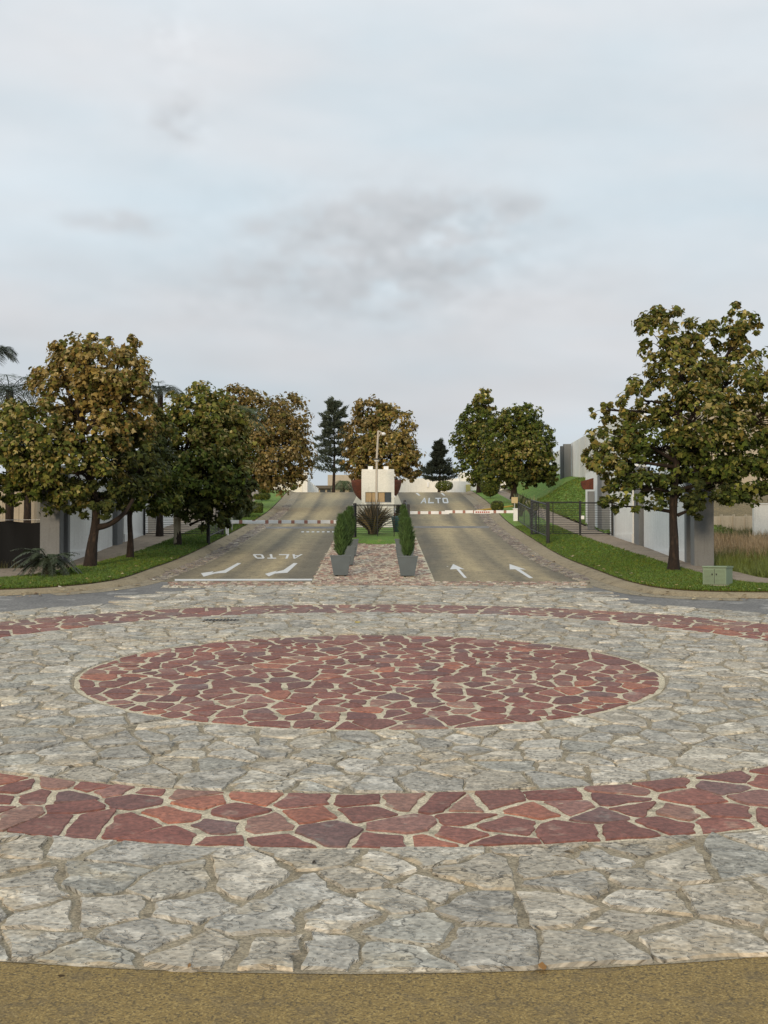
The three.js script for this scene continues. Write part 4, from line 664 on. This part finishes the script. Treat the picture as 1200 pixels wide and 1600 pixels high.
tree('hill_tree', 'tall narrow grey green tree beyond the crest of the entry lane', 122, 748, 765, [[755, 627, 16, 22, 0, 'olive'], [745, 655, 28, 26, 0, 'green'], [728, 685, 22, 32, 0, 'green'], [755, 690, 30, 40, 0, 'olive'], [740, 728, 32, 26, 0, 'green'], [760, 745, 26, 22, 0, 'dark'], [770, 660, 12, 24, 0, 'olive', 0.6]], { n: 10000, leaf: 0.24, trunk: 0.2, seed: 13, lift: 0.1 });
tree('hill_tree', 'dense rounded green tree on the lawn behind the tall flax', 100, 803, 758, [[815, 660, 34, 28, 0, 'green', 1.2], [785, 690, 32, 38, 0, 'green'], [835, 692, 32, 34, 0, 'green'], [810, 715, 46, 36, -0.6, 'olive', 1.2], [850, 725, 22, 26, 0, 'green'], [772, 735, 22, 22, 0, 'green'], [815, 745, 50, 18, 0, 'dark', 1.1], [858, 742, 18, 14, 0.2, 'green', 0.5], [797, 660, 24, 22, 0, 'olive', 0.7]], { n: 17000, leaf: 0.21, trunk: 0.22, seed: 15, lift: 0.5 });
tree('large_tree', 'large street tree with mottled olive leaves beside the utility box', 44.2, 1052, 798, [[1035, 525, 48, 42, 0, 'olive'], [1095, 530, 38, 44, 0.2, 'olive'], [1160, 515, 30, 44, 0.1, 'olive', 1.1], [1060, 590, 66, 46, -0.3, 'olive', 1.1], [1150, 590, 56, 56, 0.3, 'olive', 1.1], [1000, 625, 46, 34, 0, 'olive', 0.8], [1090, 650, 80, 50, -0.4, 'olive', 1.1], [965, 680, 44, 40, 0.2, 'olive', 0.9], [1030, 700, 72, 50, 0.3, 'green', 1.1], [1130, 700, 74, 52, 0, 'green', 1.1], [955, 740, 40, 32, -0.2, 'olive', 0.8], [1000, 765, 56, 32, -0.4, 'green', 0.9], [1080, 765, 66, 30, 0.2, 'dark', 0.9], [1150, 755, 66, 34, 0.1, 'green'], [930, 720, 24, 20, 0, 'olive', 0.5], [955, 790, 26, 14, 0, 'green', 0.5], [1095, 795, 30, 14, 0, 'dark', 0.5], [1215, 640, 50, 70, 0.4, 'olive', 0.9], [1215, 730, 46, 50, 0.2, 'green', 0.8], [940, 640, 18, 14, 0, 'olive', 0.4]], { n: 27000, leaf: 0.15, trunk: 0.17, seed: 17, apex: [1066, 530] });

// needle trees
function pine(name, label, d, px, topPy, basePy, half, { seed, tiers, droop, col, n, low = 0.12, shapeFn }) {
  const rnd = rngOf(seed * 331), m = mpp(d), x = atD(px, 800, d).x, b = V(x, d, 0.02), o = thing(name, label, 'tree', b), top = atD(px, topPy, d).y - b.y, w = half * m;
  part('trunk', limb([v3(0, -0.1, 0), v3(0.08, top * 0.4, 0.04), v3(0, top * 0.97, 0)], 0.16, 0.02, 8), M.bark, o);
  const br = [], lv = new Leaves();
  for (let t = 0; t < tiers; t++) {
    const f = low + (1 - low) * ((t + rnd() * 0.7) / tiers) ** 0.9, y = f * top, R = w * shapeFn((f - low) / (1 - low)), k = 6 + Math.floor(rnd() * 3);
    for (let q = 0; q < k; q++) {
      const a = (q + rnd() * 0.7) / k * 6.283, L = R * (0.45 + 0.75 * rnd()), dir = v3(Math.cos(a), 0, Math.sin(a)), yy = y, e = v3(dir.x * L, y + L * (0.3 - droop) + (rnd() - 0.5) * 0.9, dir.z * L), midp = v3(dir.x * L * 0.5, y + L * 0.06, dir.z * L * 0.5);
      br.push(limb([v3(0, y, 0), midp, e], 0.035, 0.01, 4));
      const c = new THREE.CatmullRomCurve3([v3(0, y, 0), midp, e]), cnt = Math.round(n / tiers / k);
      for (let s = 0; s < cnt; s++) {
        const tt = 0.25 + 0.75 * Math.sqrt(rnd()), p = c.getPoint(tt), sp = 0.2 * L * (1.15 - tt) + 0.16; p.add(v3((rnd() - 0.5) * 2 * sp, (rnd() - 0.35) * sp * 1.1, (rnd() - 0.5) * 2 * sp));
        const al = v3(dir.x + (rnd() - 0.5) * 1.6, 0.55 + (rnd() - 0.5), dir.z + (rnd() - 0.5) * 1.6).normalize(), nr = v3(rnd() - 0.5, rnd(), rnd() - 0.5); nr.addScaledVector(al, -nr.dot(al)).normalize();
        const j = 0.6 + 0.8 * rnd(); lv.star(p, nr, al, 0.32 + 0.24 * rnd(), col.map((v) => v * j), [[0, -0.4], [0.12, 0], [0, 0.6], [-0.12, 0]]);
      }
    }
  }
  part('branches', merge(br), M.bark, o); part('needles', lv.geo(), M.leaf, o);
}
pine('pine_tree', 'open grey green pine with tiered branches beside the golden tree', 128, 521, 624, 772, 36, { seed: 2, tiers: 13, droop: 0.12, col: [0.085, 0.105, 0.07], n: 6500, low: 0.22, shapeFn: (t) => (t < 0.35 ? 1.0 - 0.5 * t : 0.85 - 0.2 * (t - 0.35)) * (1 - t ** 5) });
pine('pine_tree', 'small dark conical pine beyond the crest before the white wall', 133, 686, 692, 772, 33, { seed: 4, tiers: 11, droop: 0.02, col: [0.045, 0.058, 0.04], n: 6500, low: 0.24, shapeFn: (t) => (1.06 - t) * (0.86 + 0.3 * Math.sin(t * 9)) });

// strap leaved clumps
function flax(label, px, py, d, hPx, spreadPx, n, col, col2, seed, lift = LIFT) {
  const rnd = rngOf(seed * 53), m = mpp(d), b = V(atD(px, 800, d).x, d, lift), o = single('flax_plant', new THREE.BufferGeometry(), M.blade, label, 'plant', b), lv = new Leaves(), Hh = hPx * m, Sp = spreadPx * m;
  for (let k = 0; k < n; k++) {
    const a = rnd() * 6.283, out = Sp * rnd() ** 0.7, hh = Hh * (0.6 + 0.45 * rnd()) * (1 - 0.35 * (out / Sp) ** 2), r0 = 0.2 * Sp * rnd(), dx = Math.cos(a), dz = Math.sin(a), pts = [];
    for (let s = 0; s <= 5; s++) { const t = s / 5; pts.push(v3(dx * (r0 + out * t ** 1.8), hh * (t - 0.12 * (out / Sp) * t ** 4), dz * (r0 + out * t ** 1.8))); }
    const nr = v3(-dx * 0.4 + (rnd() - 0.5) * 1.2, 0.4, -dz * 0.4 + (rnd() - 0.5) * 1.2).normalize(), j = 0.7 + 0.6 * rnd(), c = rnd() < 0.25 ? col2 : col; lv.blade(pts, 0.028 + 0.022 * rnd(), nr, c.map((x) => x * j), c.map((x) => x * j * 1.5));
  }
  o.geometry = lv.geo();
}
flax('dark bronze flax clump in front of the guard booth', 583, 838, 64.2, 56, 36, 460, [0.06, 0.052, 0.03], [0.14, 0.1, 0.05], 1, 0.1);
flax('tall striped flax clump under the yellowish square sign', 812, 800, 79, 40, 20, 170, [0.06, 0.075, 0.03], [0.17, 0.16, 0.08], 2, LIFT + 0.1);
flax('tall striped flax clump at the low fence below the round tree', 832, 800, 77, 36, 16, 130, [0.06, 0.075, 0.03], [0.17, 0.16, 0.08], 3, LIFT + 0.1);
flax('green flax clump behind the small white sign', 384, 806, 78, 40, 22, 180, [0.045, 0.06, 0.022], [0.11, 0.12, 0.06], 4, LIFT);
flax('sparse flax clump at the foot of the brown leaved tree', 372, 806, 72, 34, 14, 80, [0.045, 0.06, 0.022], [0.11, 0.12, 0.06], 5, LIFT);
// clipped and loose bushes
function bush(label, px, py, d, wPx, hPx, n, pal, seed, boxy = 0, lift = LIFT, depth = 1) {
  const rnd = rngOf(seed * 71), m = mpp(d), b = V(atD(px, 800, d).x, d, lift), o = thing('bush', label, 'bush', b), Wd = wPx * m / 2, Hh = hPx * m, lv = new Leaves(), st = [];
  for (let k = 0; k < 7; k++) st.push(limb([v3(0, -0.05, 0), v3((rnd() - 0.5) * Wd * 0.6, Hh * 0.4, (rnd() - 0.5) * Wd * 0.6), v3((rnd() - 0.5) * Wd * 1.3, Hh * 0.8, (rnd() - 0.5) * Wd)], 0.03, 0.008, 4));
  part('stems', merge(st), M.bark, o);
  for (let k = 0; k < n; k++) {
    const p = v3(rnd() * 2 - 1, rnd() * 2 - 1, rnd() * 2 - 1), e = boxy ? 8 : 2.2, q = (Math.abs(p.x) ** e + Math.abs(p.y) ** e + Math.abs(p.z) ** e) ** (1 / e); if (q > 1) { k--; continue; } p.multiplyScalar(lerp(1, (0.8 + 0.25 * vn3(p.x * 3 + 9, p.y * 3, p.z * 3)) / Math.max(q, 0.2), 0.75));
    const nr = v3(p.x + (rnd() - 0.5), p.y + 0.5 + (rnd() - 0.5), p.z + (rnd() - 0.5)).normalize(), al = v3(rnd() - 0.5, rnd(), rnd() - 0.5); al.addScaledVector(nr, -al.dot(nr)).normalize();
    const c = pal[Math.floor(rnd() * pal.length)], j = 0.7 + 0.6 * rnd(); lv.star(v3(p.x * Wd, (p.y + 1) / 2 * Hh, p.z * Wd * depth), nr, al, 0.09 + 0.07 * rnd(), c.map((x) => x * j), OVAL);
  }
  part('foliage', lv.geo(), M.leaf, o);
}
const LIME = [[0.13, 0.15, 0.02], [0.1, 0.12, 0.018], [0.07, 0.09, 0.014]], DK = PAL.dark, GR = PAL.green;
bush('clipped yellow green hedge block beside the exit lane', 399, 798, 84, 23, 17, 2600, [...LIME, ...GR], 1, 1, LIFT, 1.3);
bush('small low yellow green hedge at the boom post', 376, 812, 71, 18, 8, 900, LIME, 2, 1);
bush('low dark hedge strip on the upper lawn near the crest', 409, 780, 102, 26, 9, 1500, GR, 3, 1, 0.3);
bush('tall loose dark bush under the brown leaved tree', 413, 775, 104, 30, 42, 2600, GR, 4, 0, 0.5);
bush('small bush at the crest beside the white column', 459, 772, 128, 14, 13, 700, GR, 5, 0, 0.2);
bush('dark bush beside the lawn near the crest of the entry lane', 766, 775, 108, 34, 34, 2600, GR, 6, 0, 0.3);
bush('low loose shrub beside the yellow kerb', 777, 808, 86, 22, 18, 1300, [...DK, ...GR], 7, 0);
bush('rounded green bush at the foot of the dark conical pine', 694, 772, 131, 30, 17, 1600, [...GR, ...LIME], 8, 0, 0.1);
bush('small dark bush behind the clipped hedge', 386, 790, 96, 20, 14, 900, DK, 9, 0, 0.3);
// palms
function frond(lv, base, dir, L, rise, fall, col, rnd, leaflets = 26, ll = 0.55) {
  const pts = []; for (let s = 0; s <= 8; s++) { const t = s / 8; pts.push(v3(base.x + dir.x * L * t, base.y + L * (rise * t - fall * t * t), base.z + dir.z * L * t)); }
  const c = new THREE.CatmullRomCurve3(pts), sd = v3(-dir.z, 0, dir.x);
  lv.blade(pts, 0.022, v3(0, 1, 0), col.map((x) => x * 1.3));
  for (let k = 0; k < leaflets; k++) for (const e of [-1, 1]) { const t = 0.12 + 0.88 * (k + rnd() * 0.6) / leaflets, p = c.getPoint(t), tg = c.getTangent(t), l = ll * (0.45 + Math.sin(t * Math.PI * 0.95) * 0.65), q = p.clone().addScaledVector(sd, e * l * 0.75).addScaledVector(tg, l * 0.5).add(v3(0, -l * 0.3 * rnd(), 0)), j = 0.7 + 0.6 * rnd(); lv.blade([p, p.clone().lerp(q, 0.5).add(v3(0, l * 0.06, 0)), q], 0.016, v3(tg.x * 0.3, 1, tg.z * 0.3).normalize(), col.map((x) => x * j)); }
}
function palm(name, label, cat, px, crownPy, d, nF, L, { seed, trunkR = 0.17, col = [0.04, 0.06, 0.02], rise = [0.1, 1], fall = [0.5, 1.1], ll = 0.5, leaflets = 26, ground = LIFT, dry = 0 }) {
  const rnd = rngOf(seed * 91), c = atD(px, crownPy, d), b = V(c.x, d, ground), o = thing(name, label, cat, b), y = c.y - b.y, lv = new Leaves(), dr = new Leaves();
  part('trunk', limb([v3(0, -0.1, 0), v3(0.04, y * 0.5, 0), v3(0, y, 0)], trunkR * 1.15, trunkR, 10, 0.2), M.bark, o);
  for (let k = 0; k < nF; k++) { const a = (k + rnd() * 0.5) / nF * 6.283 * 2.618, dir = v3(Math.cos(a), 0, Math.sin(a)); frond(lv, v3(dir.x * trunkR * 0.4, y, dir.z * trunkR * 0.4), dir, L * (0.8 + 0.35 * rnd()), lerp(rise[0], rise[1], k / nF), lerp(fall[0], fall[1], rnd()), col, rnd, leaflets, ll); }
  part('fronds', lv.geo(), M.leaf, o);
  if (dry) { for (let k = 0; k < dry; k++) { const a = k / dry * 6.283 + rnd(), dir = v3(Math.cos(a), 0, Math.sin(a)); frond(dr, v3(dir.x * trunkR, y - 0.1, dir.z * trunkR), dir, L * 0.5, -0.6, 1.1, [0.2, 0.14, 0.07], rnd, 12, ll * 0.6); } part('dry_fronds', dr.geo(), M.leaf, o); }
}
palm('sago_palm', 'short sago palm with arching fronds on the verge', 'palm', 75, 874, 42.4, 34, 0.95, { seed: 1, trunkR: 0.17, col: [0.04, 0.06, 0.018], rise: [-0.15, 1.0], fall: [0.5, 0.95], ll: 0.19, leaflets: 30, ground: LIFT + 0.02 });
palm('palm_tree', 'feathery palm standing behind the black cloth fence', 'palm', 15, 610, 54, 26, 2.0, { seed: 2, col: [0.035, 0.055, 0.028], ll: 0.6, dry: 6, trunkR: 0.15 });
palm('palm_tree', 'palm trunk with drooping dry fronds by the stained wall', 'palm', 42, 700, 53, 14, 1.5, { seed: 3, col: [0.04, 0.06, 0.025], dry: 10, trunkR: 0.13 });
palm('palm_tree', 'feathery palm showing between two street tree crowns', 'palm', 250, 612, 62, 20, 1.35, { seed: 4, col: [0.045, 0.062, 0.035], rise: [0.3, 1.0], ll: 0.45, trunkR: 0.13 });
palm('palm_tree', 'bright green palm between the olive and the brown leaved tree', 'palm', 374, 645, 80, 24, 1.5, { seed: 5, col: [0.07, 0.1, 0.02], ll: 0.6, trunkR: 0.13 });
palm('palm_tree', 'tall palm at the edge of the stained wall', 'palm', -8, 548, 58, 18, 0.75, { seed: 6, col: [0.035, 0.055, 0.028], ll: 0.5, trunkR: 0.14 });
palm('weeping_palm', 'small drooping green palm before the flat roofed house', 'palm', 537, 752, 140, 16, 1.3, { seed: 7, col: [0.09, 0.13, 0.03], rise: [0.1, 0.5], fall: [0.9, 1.5], ll: 0.7, trunkR: 0.1 });

// potted cypresses along the median
{
  const rnd = rngOf(4242), potGeo = (() => { const s = 0.215, t = 0.315, h = 0.58, w = 0.03, pr = []; const ring = (r, y) => [[-r, y, -r], [r, y, -r], [r, y, r], [-r, y, r]]; const R = [ring(s, 0), ring(t, h), ring(t + 0.012, h), ring(t + 0.012, h + 0.035), ring(t - w, h + 0.035), ring(t - w, h - 0.06)], pos = []; for (let k = 0; k < R.length - 1; k++) for (let e = 0; e < 4; e++) { const a = R[k][e], b = R[k][(e + 1) % 4], c = R[k + 1][(e + 1) % 4], d = R[k + 1][e]; pos.push(...a, ...c, ...b, ...a, ...d, ...c); } const g = new THREE.BufferGeometry(); g.setAttribute('position', new THREE.Float32BufferAttribute(pos, 3)); g.computeVertexNormals(); return uvMetres(g); })();
  const soilGeo = box(0.56, 0.03, 0.56, 0, 0.52, 0, 0.004);
  const cypress = (seed, hh, w) => { const r = rngOf(seed), lv = new Leaves(); for (let k = 0; k < 2600; k++) { const t = r() ** 0.9, prof = w * (t < 0.3 ? 0.66 + 1.1 * t : 1 - ((t - 0.3) / 0.7) ** 1.9 * 0.82) * (0.85 + 0.3 * vn(t * 9 + seed, seed, 0, 2)), a = r() * 6.283, rr = prof * (0.45 + 0.6 * Math.sqrt(r())) * (0.6 + 0.75 * vn(a * 2, t * 11, 0, seed)), p = v3(Math.cos(a) * rr, 0.66 + hh * t, Math.sin(a) * rr), al = v3(Math.cos(a) * 0.7 + (r() - 0.5) * 0.9, 1, Math.sin(a) * 0.7 + (r() - 0.5) * 0.9).normalize(), nr = v3(Math.cos(a) + (r() - 0.5), 0.2, Math.sin(a) + (r() - 0.5)); nr.addScaledVector(al, -nr.dot(al)).normalize(); const j = 0.6 + 0.8 * r(); lv.star(p, nr, al, 0.11 + 0.1 * r(), [0.09 * j, 0.155 * j, 0.045 * j], [[0, -0.5], [0.08, 0], [0, 0.7], [-0.08, 0]]); } return lv.geo(); };
  const SPOT = [[532, 903, 1.2, 0.205, 'exit lane', 'first'], [541, 886.5, 1.12, 0.185, 'exit lane', 'second'], [546.5, 872, 1.1, 0.17, 'exit lane', 'third'], [637, 904, 1.08, 0.19, 'entry lane', 'first'], [633, 887, 1.15, 0.175, 'entry lane', 'second'], [630.5, 872, 1.15, 0.16, 'entry lane', 'third']];
  SPOT.forEach(([px, py, hh, w, lane, nth], i) => {
    const g = G(px, py - 2), o = thing('potted_cypress', `potted conifer, ${nth} of the ${lane} row from the stone circle`, 'potted plant', V(g.x, g.d + 0.25, 0.03), (rnd() - 0.5) * 0.08, 'potted conifers along the median');
    part('pot', potGeo, M.pot, o); part('soil', soilGeo, M.soil, o); part('stem', rod(v3(0, 0.5, 0), v3(0, 1.2, 0), 0.02, 0.012), M.bark, o); part('foliage', cypress(100 + i, hh, w), M.leaf, o);
  });
  const d = 66, p = atD(622, 830, d), o = thing('teal_planter', 'dark teal round planter with a leafy plant beside the booth', 'potted plant', V(p.x + 0.05, d, 0.08)); part('pot', new THREE.LatheGeometry([[0, 0], [0.26, 0], [0.36, 0.66], [0.39, 0.68], [0.39, 0.74], [0.33, 0.74], [0.31, 0.64], [0, 0.64]].map(([a, b]) => new THREE.Vector2(a, b)), 28), M.teal, o); const lv = new Leaves(), r = rngOf(8); for (let k = 0; k < 500; k++) { const a = r() * 6.283, t = r(), rr = 0.22 * Math.sqrt(r()) * (1.1 - t * 0.7); lv.star(v3(Math.cos(a) * rr, 0.68 + t * 0.6, Math.sin(a) * rr), v3(r() - 0.5, 1, r() - 0.5).normalize(), v3(Math.cos(a), 0.3, Math.sin(a)).normalize(), 0.12, [0.04 + 0.03 * r(), 0.06 + 0.03 * r(), 0.02], OVAL); } part('foliage', lv.geo(), M.leaf, o);
}
// the rounded grass patch at the foot of the fence
structure('grass_patch', grid(24, 8, (s, t) => { const a = lerp(-Math.PI / 2, Math.PI / 2, s), x = -0.2 + Math.sin(a) * 1.35 * t, d = 61.9 - Math.cos(a) * 3.1 * t; return V(x, d, 0.1 + 0.08 * Math.cos(t * 1.5) - 0.09 * sstep(0.9, 1, t)); }), M.lawn, 'rounded patch of bright grass in front of the median fence', 'lawn');
structure('flax_bed', grid(6, 10, (s, t) => V(lerp(medL(60) + 0.85, medR(60) - 0.4, s), lerp(61.92, 69.9, t), 0.1)), M.lawn, 'grass bed round the dark flax in front of the guard booth', 'lawn');

// ---------------------------------------------------------------- grass blades, dry lot, litter
function tuftGeo(n, h, w, spread, seed, tip) { const r = rngOf(seed), lv = new Leaves(); for (let k = 0; k < n; k++) { const a = r() * 6.283, o = spread * r(), l = h * (0.6 + 0.6 * r()), b = v3((r() - 0.5) * spread, 0, (r() - 0.5) * spread); lv.blade([b, v3(b.x + Math.cos(a) * o * 0.4, l * 0.6, b.z + Math.sin(a) * o * 0.4), v3(b.x + Math.cos(a) * o, l, b.z + Math.sin(a) * o)], w, v3(Math.sin(a), 0.5, -Math.cos(a)).normalize(), [1, 1, 1], tip); } return lv.geo(); }
function field(name, label, geo, count, place, seed, parent) {
  const m = new THREE.InstancedMesh(geo, M.blade, count), rnd = rngOf(seed), q = new THREE.Quaternion(), mx = new THREE.Matrix4(), c = new THREE.Color();
  for (let k = 0; k < count; k++) { const { p, s, col } = place(rnd); q.setFromAxisAngle(UP, rnd() * 6.283); mx.compose(p, q, v3(s, s * (0.7 + 0.6 * rnd()), s)); m.setMatrixAt(k, mx); m.setColorAt(k, c.setRGB(...col)); }
  m.name = numbered(name); finish(m); scene.add(m); tag(m, label, 'grass', null, 'stuff');
}
const lawnTuft = tuftGeo(7, 0.05, 0.006, 0.06, 1);
const gcol = (r) => { const j = 0.6 + 0.8 * r(), y = r() < 0.15 ? 1 : 0; return [(0.085 + 0.07 * y) * j, (0.145 + 0.02 * y) * j, 0.014 * j]; };
side.forEach((S, k) => field('lawn_grass', k ? 'short green grass of the verge under the large tree' : 'short green grass of the shaded tree row verge', lawnTuft, 26000, (r) => { const t = lerp(0.1, 0.72, r() ** 0.9), s = r() ** 1.2, a = S.E(t), b = S.O(t), x = lerp(a.x, b.x, s) , d = lerp(a.d, b.d, s); return { p: V(x, d, LIFT + 0.01 + 0.05 * Math.sin(Math.PI * s)), s: 0.8 + 0.7 * r(), col: gcol(r) }; }, 500 + k));
field('mound_grass', 'short green grass of the mound', lawnTuft, 9000, (r) => { const d = lerp(64, 100, r()), x = lerp(10.1, 16, r()); return { p: V(x, d, LIFT + 0.02 + mound(x, d)), s: 1.2 + r(), col: gcol(r) }; }, 510);
const wild = tuftGeo(9, 0.6, 0.008, 0.35, 7, [1.1, 1.0, 0.9]);
field('wild_grass', 'tall green and straw coloured grass of the empty lot', wild, 16000, (r) => { const d = lerp(43, 66.5, r()), x = lerp(10.9, 26, r() ** 1.2), f = (d - 43) / 17 + 0.3 * (r() - 0.5), j = 0.6 + 0.7 * r(); return { p: V(Math.max(x, 10.95 + Math.max(0, 44.5 - d)), d, -0.08), s: 0.38 + 0.35 * r(), col: f > 1.15 ? [0.10 * j, 0.11 * j, 0.03 * j] : f > 0.55 ? [0.46 * j, 0.33 * j, 0.18 * j] : f > 0.42 ? [0.16 * j, 0.15 * j, 0.045 * j] : [0.12 * j, 0.16 * j, 0.03 * j] }; }, 511);
field('wild_grass', 'rough weeds behind the black cloth fence', wild, 1500, (r) => { const j = 0.6 + 0.7 * r(); return { p: V(lerp(-20, -11.3, r()), lerp(45.6, 55, r()), -0.08), s: 0.35 + 0.4 * r(), col: [0.08 * j, 0.08 * j, 0.025 * j] }; }, 512);
// fallen leaves and scraps
{
  const rnd = rngOf(99), spots = [[848, 1509, 0.13, 'curled brown leaf at the edge of the yellow concrete', [0.34, 0.17, 0.05]], [295, 1509, 0.07, 'small dry leaf against the grey stones at the road edge', [0.3, 0.16, 0.06]], [877, 1255, 0.07, 'pale scrap of leaf on a red flagstone', [0.5, 0.42, 0.3]], [158, 1364, 0.05, 'tiny brown leaf on a grey flagstone', [0.28, 0.16, 0.06]], [95, 1524, 0.06, 'dark crumb of leaf on the yellow concrete', [0.06, 0.04, 0.02]], [490, 1347, 0.07, 'dark twig scrap on a grey flagstone', [0.04, 0.03, 0.02]], [558, 972, 0.16, 'yellow leaf on the far grey flagstones', [0.5, 0.4, 0.12]], [93, 925, 0.14, 'pale leaf lying at the shaded kerb', [0.55, 0.5, 0.4]], [748, 907, 0.14, 'pale leaf lying on the entry lane', [0.6, 0.56, 0.48]], [1135, 925, 0.14, 'white scrap on the grass before the utility box', [0.75, 0.73, 0.68]], [699, 885, 0.12, 'white scrap on the entry lane beside an arrow', [0.75, 0.73, 0.68]], [240, 905, 0.12, 'white scrap lying in the shaded gutter', [0.7, 0.68, 0.6]]];
  for (const [px, py, s, label, col] of spots) { const g = G(px, py, 0.04), lv = new Leaves(), a = rnd() * 6; const n = v3(0.2 * Math.sin(a), 1, 0.2 + 0.2 * Math.cos(a)).normalize(), al = v3(Math.cos(a), 0, Math.sin(a)); al.addScaledVector(n, -al.dot(n)).normalize(); lv.star(v3(0, s * 0.08, 0), n, al, s, col, OVAL); single('fallen_leaf', lv.geo(), M.leaf, label, 'leaf', V(g.x, g.d, py < 930 && (px < 200 || px > 1100) ? LIFT + 0.06 : 0.036)); }
}

// bare soil round the feet of the trees on the verges
[[0, 140, 893, 1.0], [0, 203, 881, 0.6], [0, 277, 860, 0.6], [0, 75, 908, 0.85], [1, 1052, 903, 1.05]].forEach(([k, px, py, r], i) => { const g = G(px, py, LIFT), n = 22; part('soil_patch', grid(n, 4, (s, t) => { const a = s * Math.PI * 2, rr = r * t * (0.7 + 0.6 * vn(Math.cos(a) * 2 + 9 + i * 5, Math.sin(a) * 2 + 9, 0, 3)); return V(g.x + Math.cos(a) * rr * 0.8, g.d + Math.sin(a) * rr * 1.1, LIFT + 0.085 - 0.035 * t); }), M.dirt, side[k].lawn); });

// dry leaves blown over the verges, kerbs and lane edges: too many and too small to count
{
  const lv = new Leaves(); lv.star(v3(0, 0.012, 0), v3(0.15, 1, 0.1).normalize(), v3(1, -0.15, 0).normalize(), 0.1, [1, 1, 1], MAPLE);
  field('leaf_litter', 'dry fallen leaves scattered over the verges and kerbs', lv.geo(), 220, (r) => { const S = side[r() < 0.5 ? 0 : 1], t = lerp(0.12, 0.62, r()), a = inward(S.E, t, r() < 0.35 ? 0.4 + 0.9 * r() : -1.9 * r() ** 1.3, S.sg), j = 0.6 + 0.8 * r(), onKerb = false; const e = S.E(t), off = Math.hypot(a.x - e.x, a.d - e.d), inn = (a.x - e.x) * S.sg < 0; return { p: V(a.x, a.d, inn ? (off < 0.5 ? 0.09 : 0.03) : LIFT + 0.075), s: 0.7 + 0.8 * r(), col: [[0.34, 0.22, 0.09], [0.45, 0.36, 0.2], [0.24, 0.13, 0.05]][Math.floor(r() * 3)].map((x) => x * j) }; }, 640);
}
renderer.render(scene, camera);
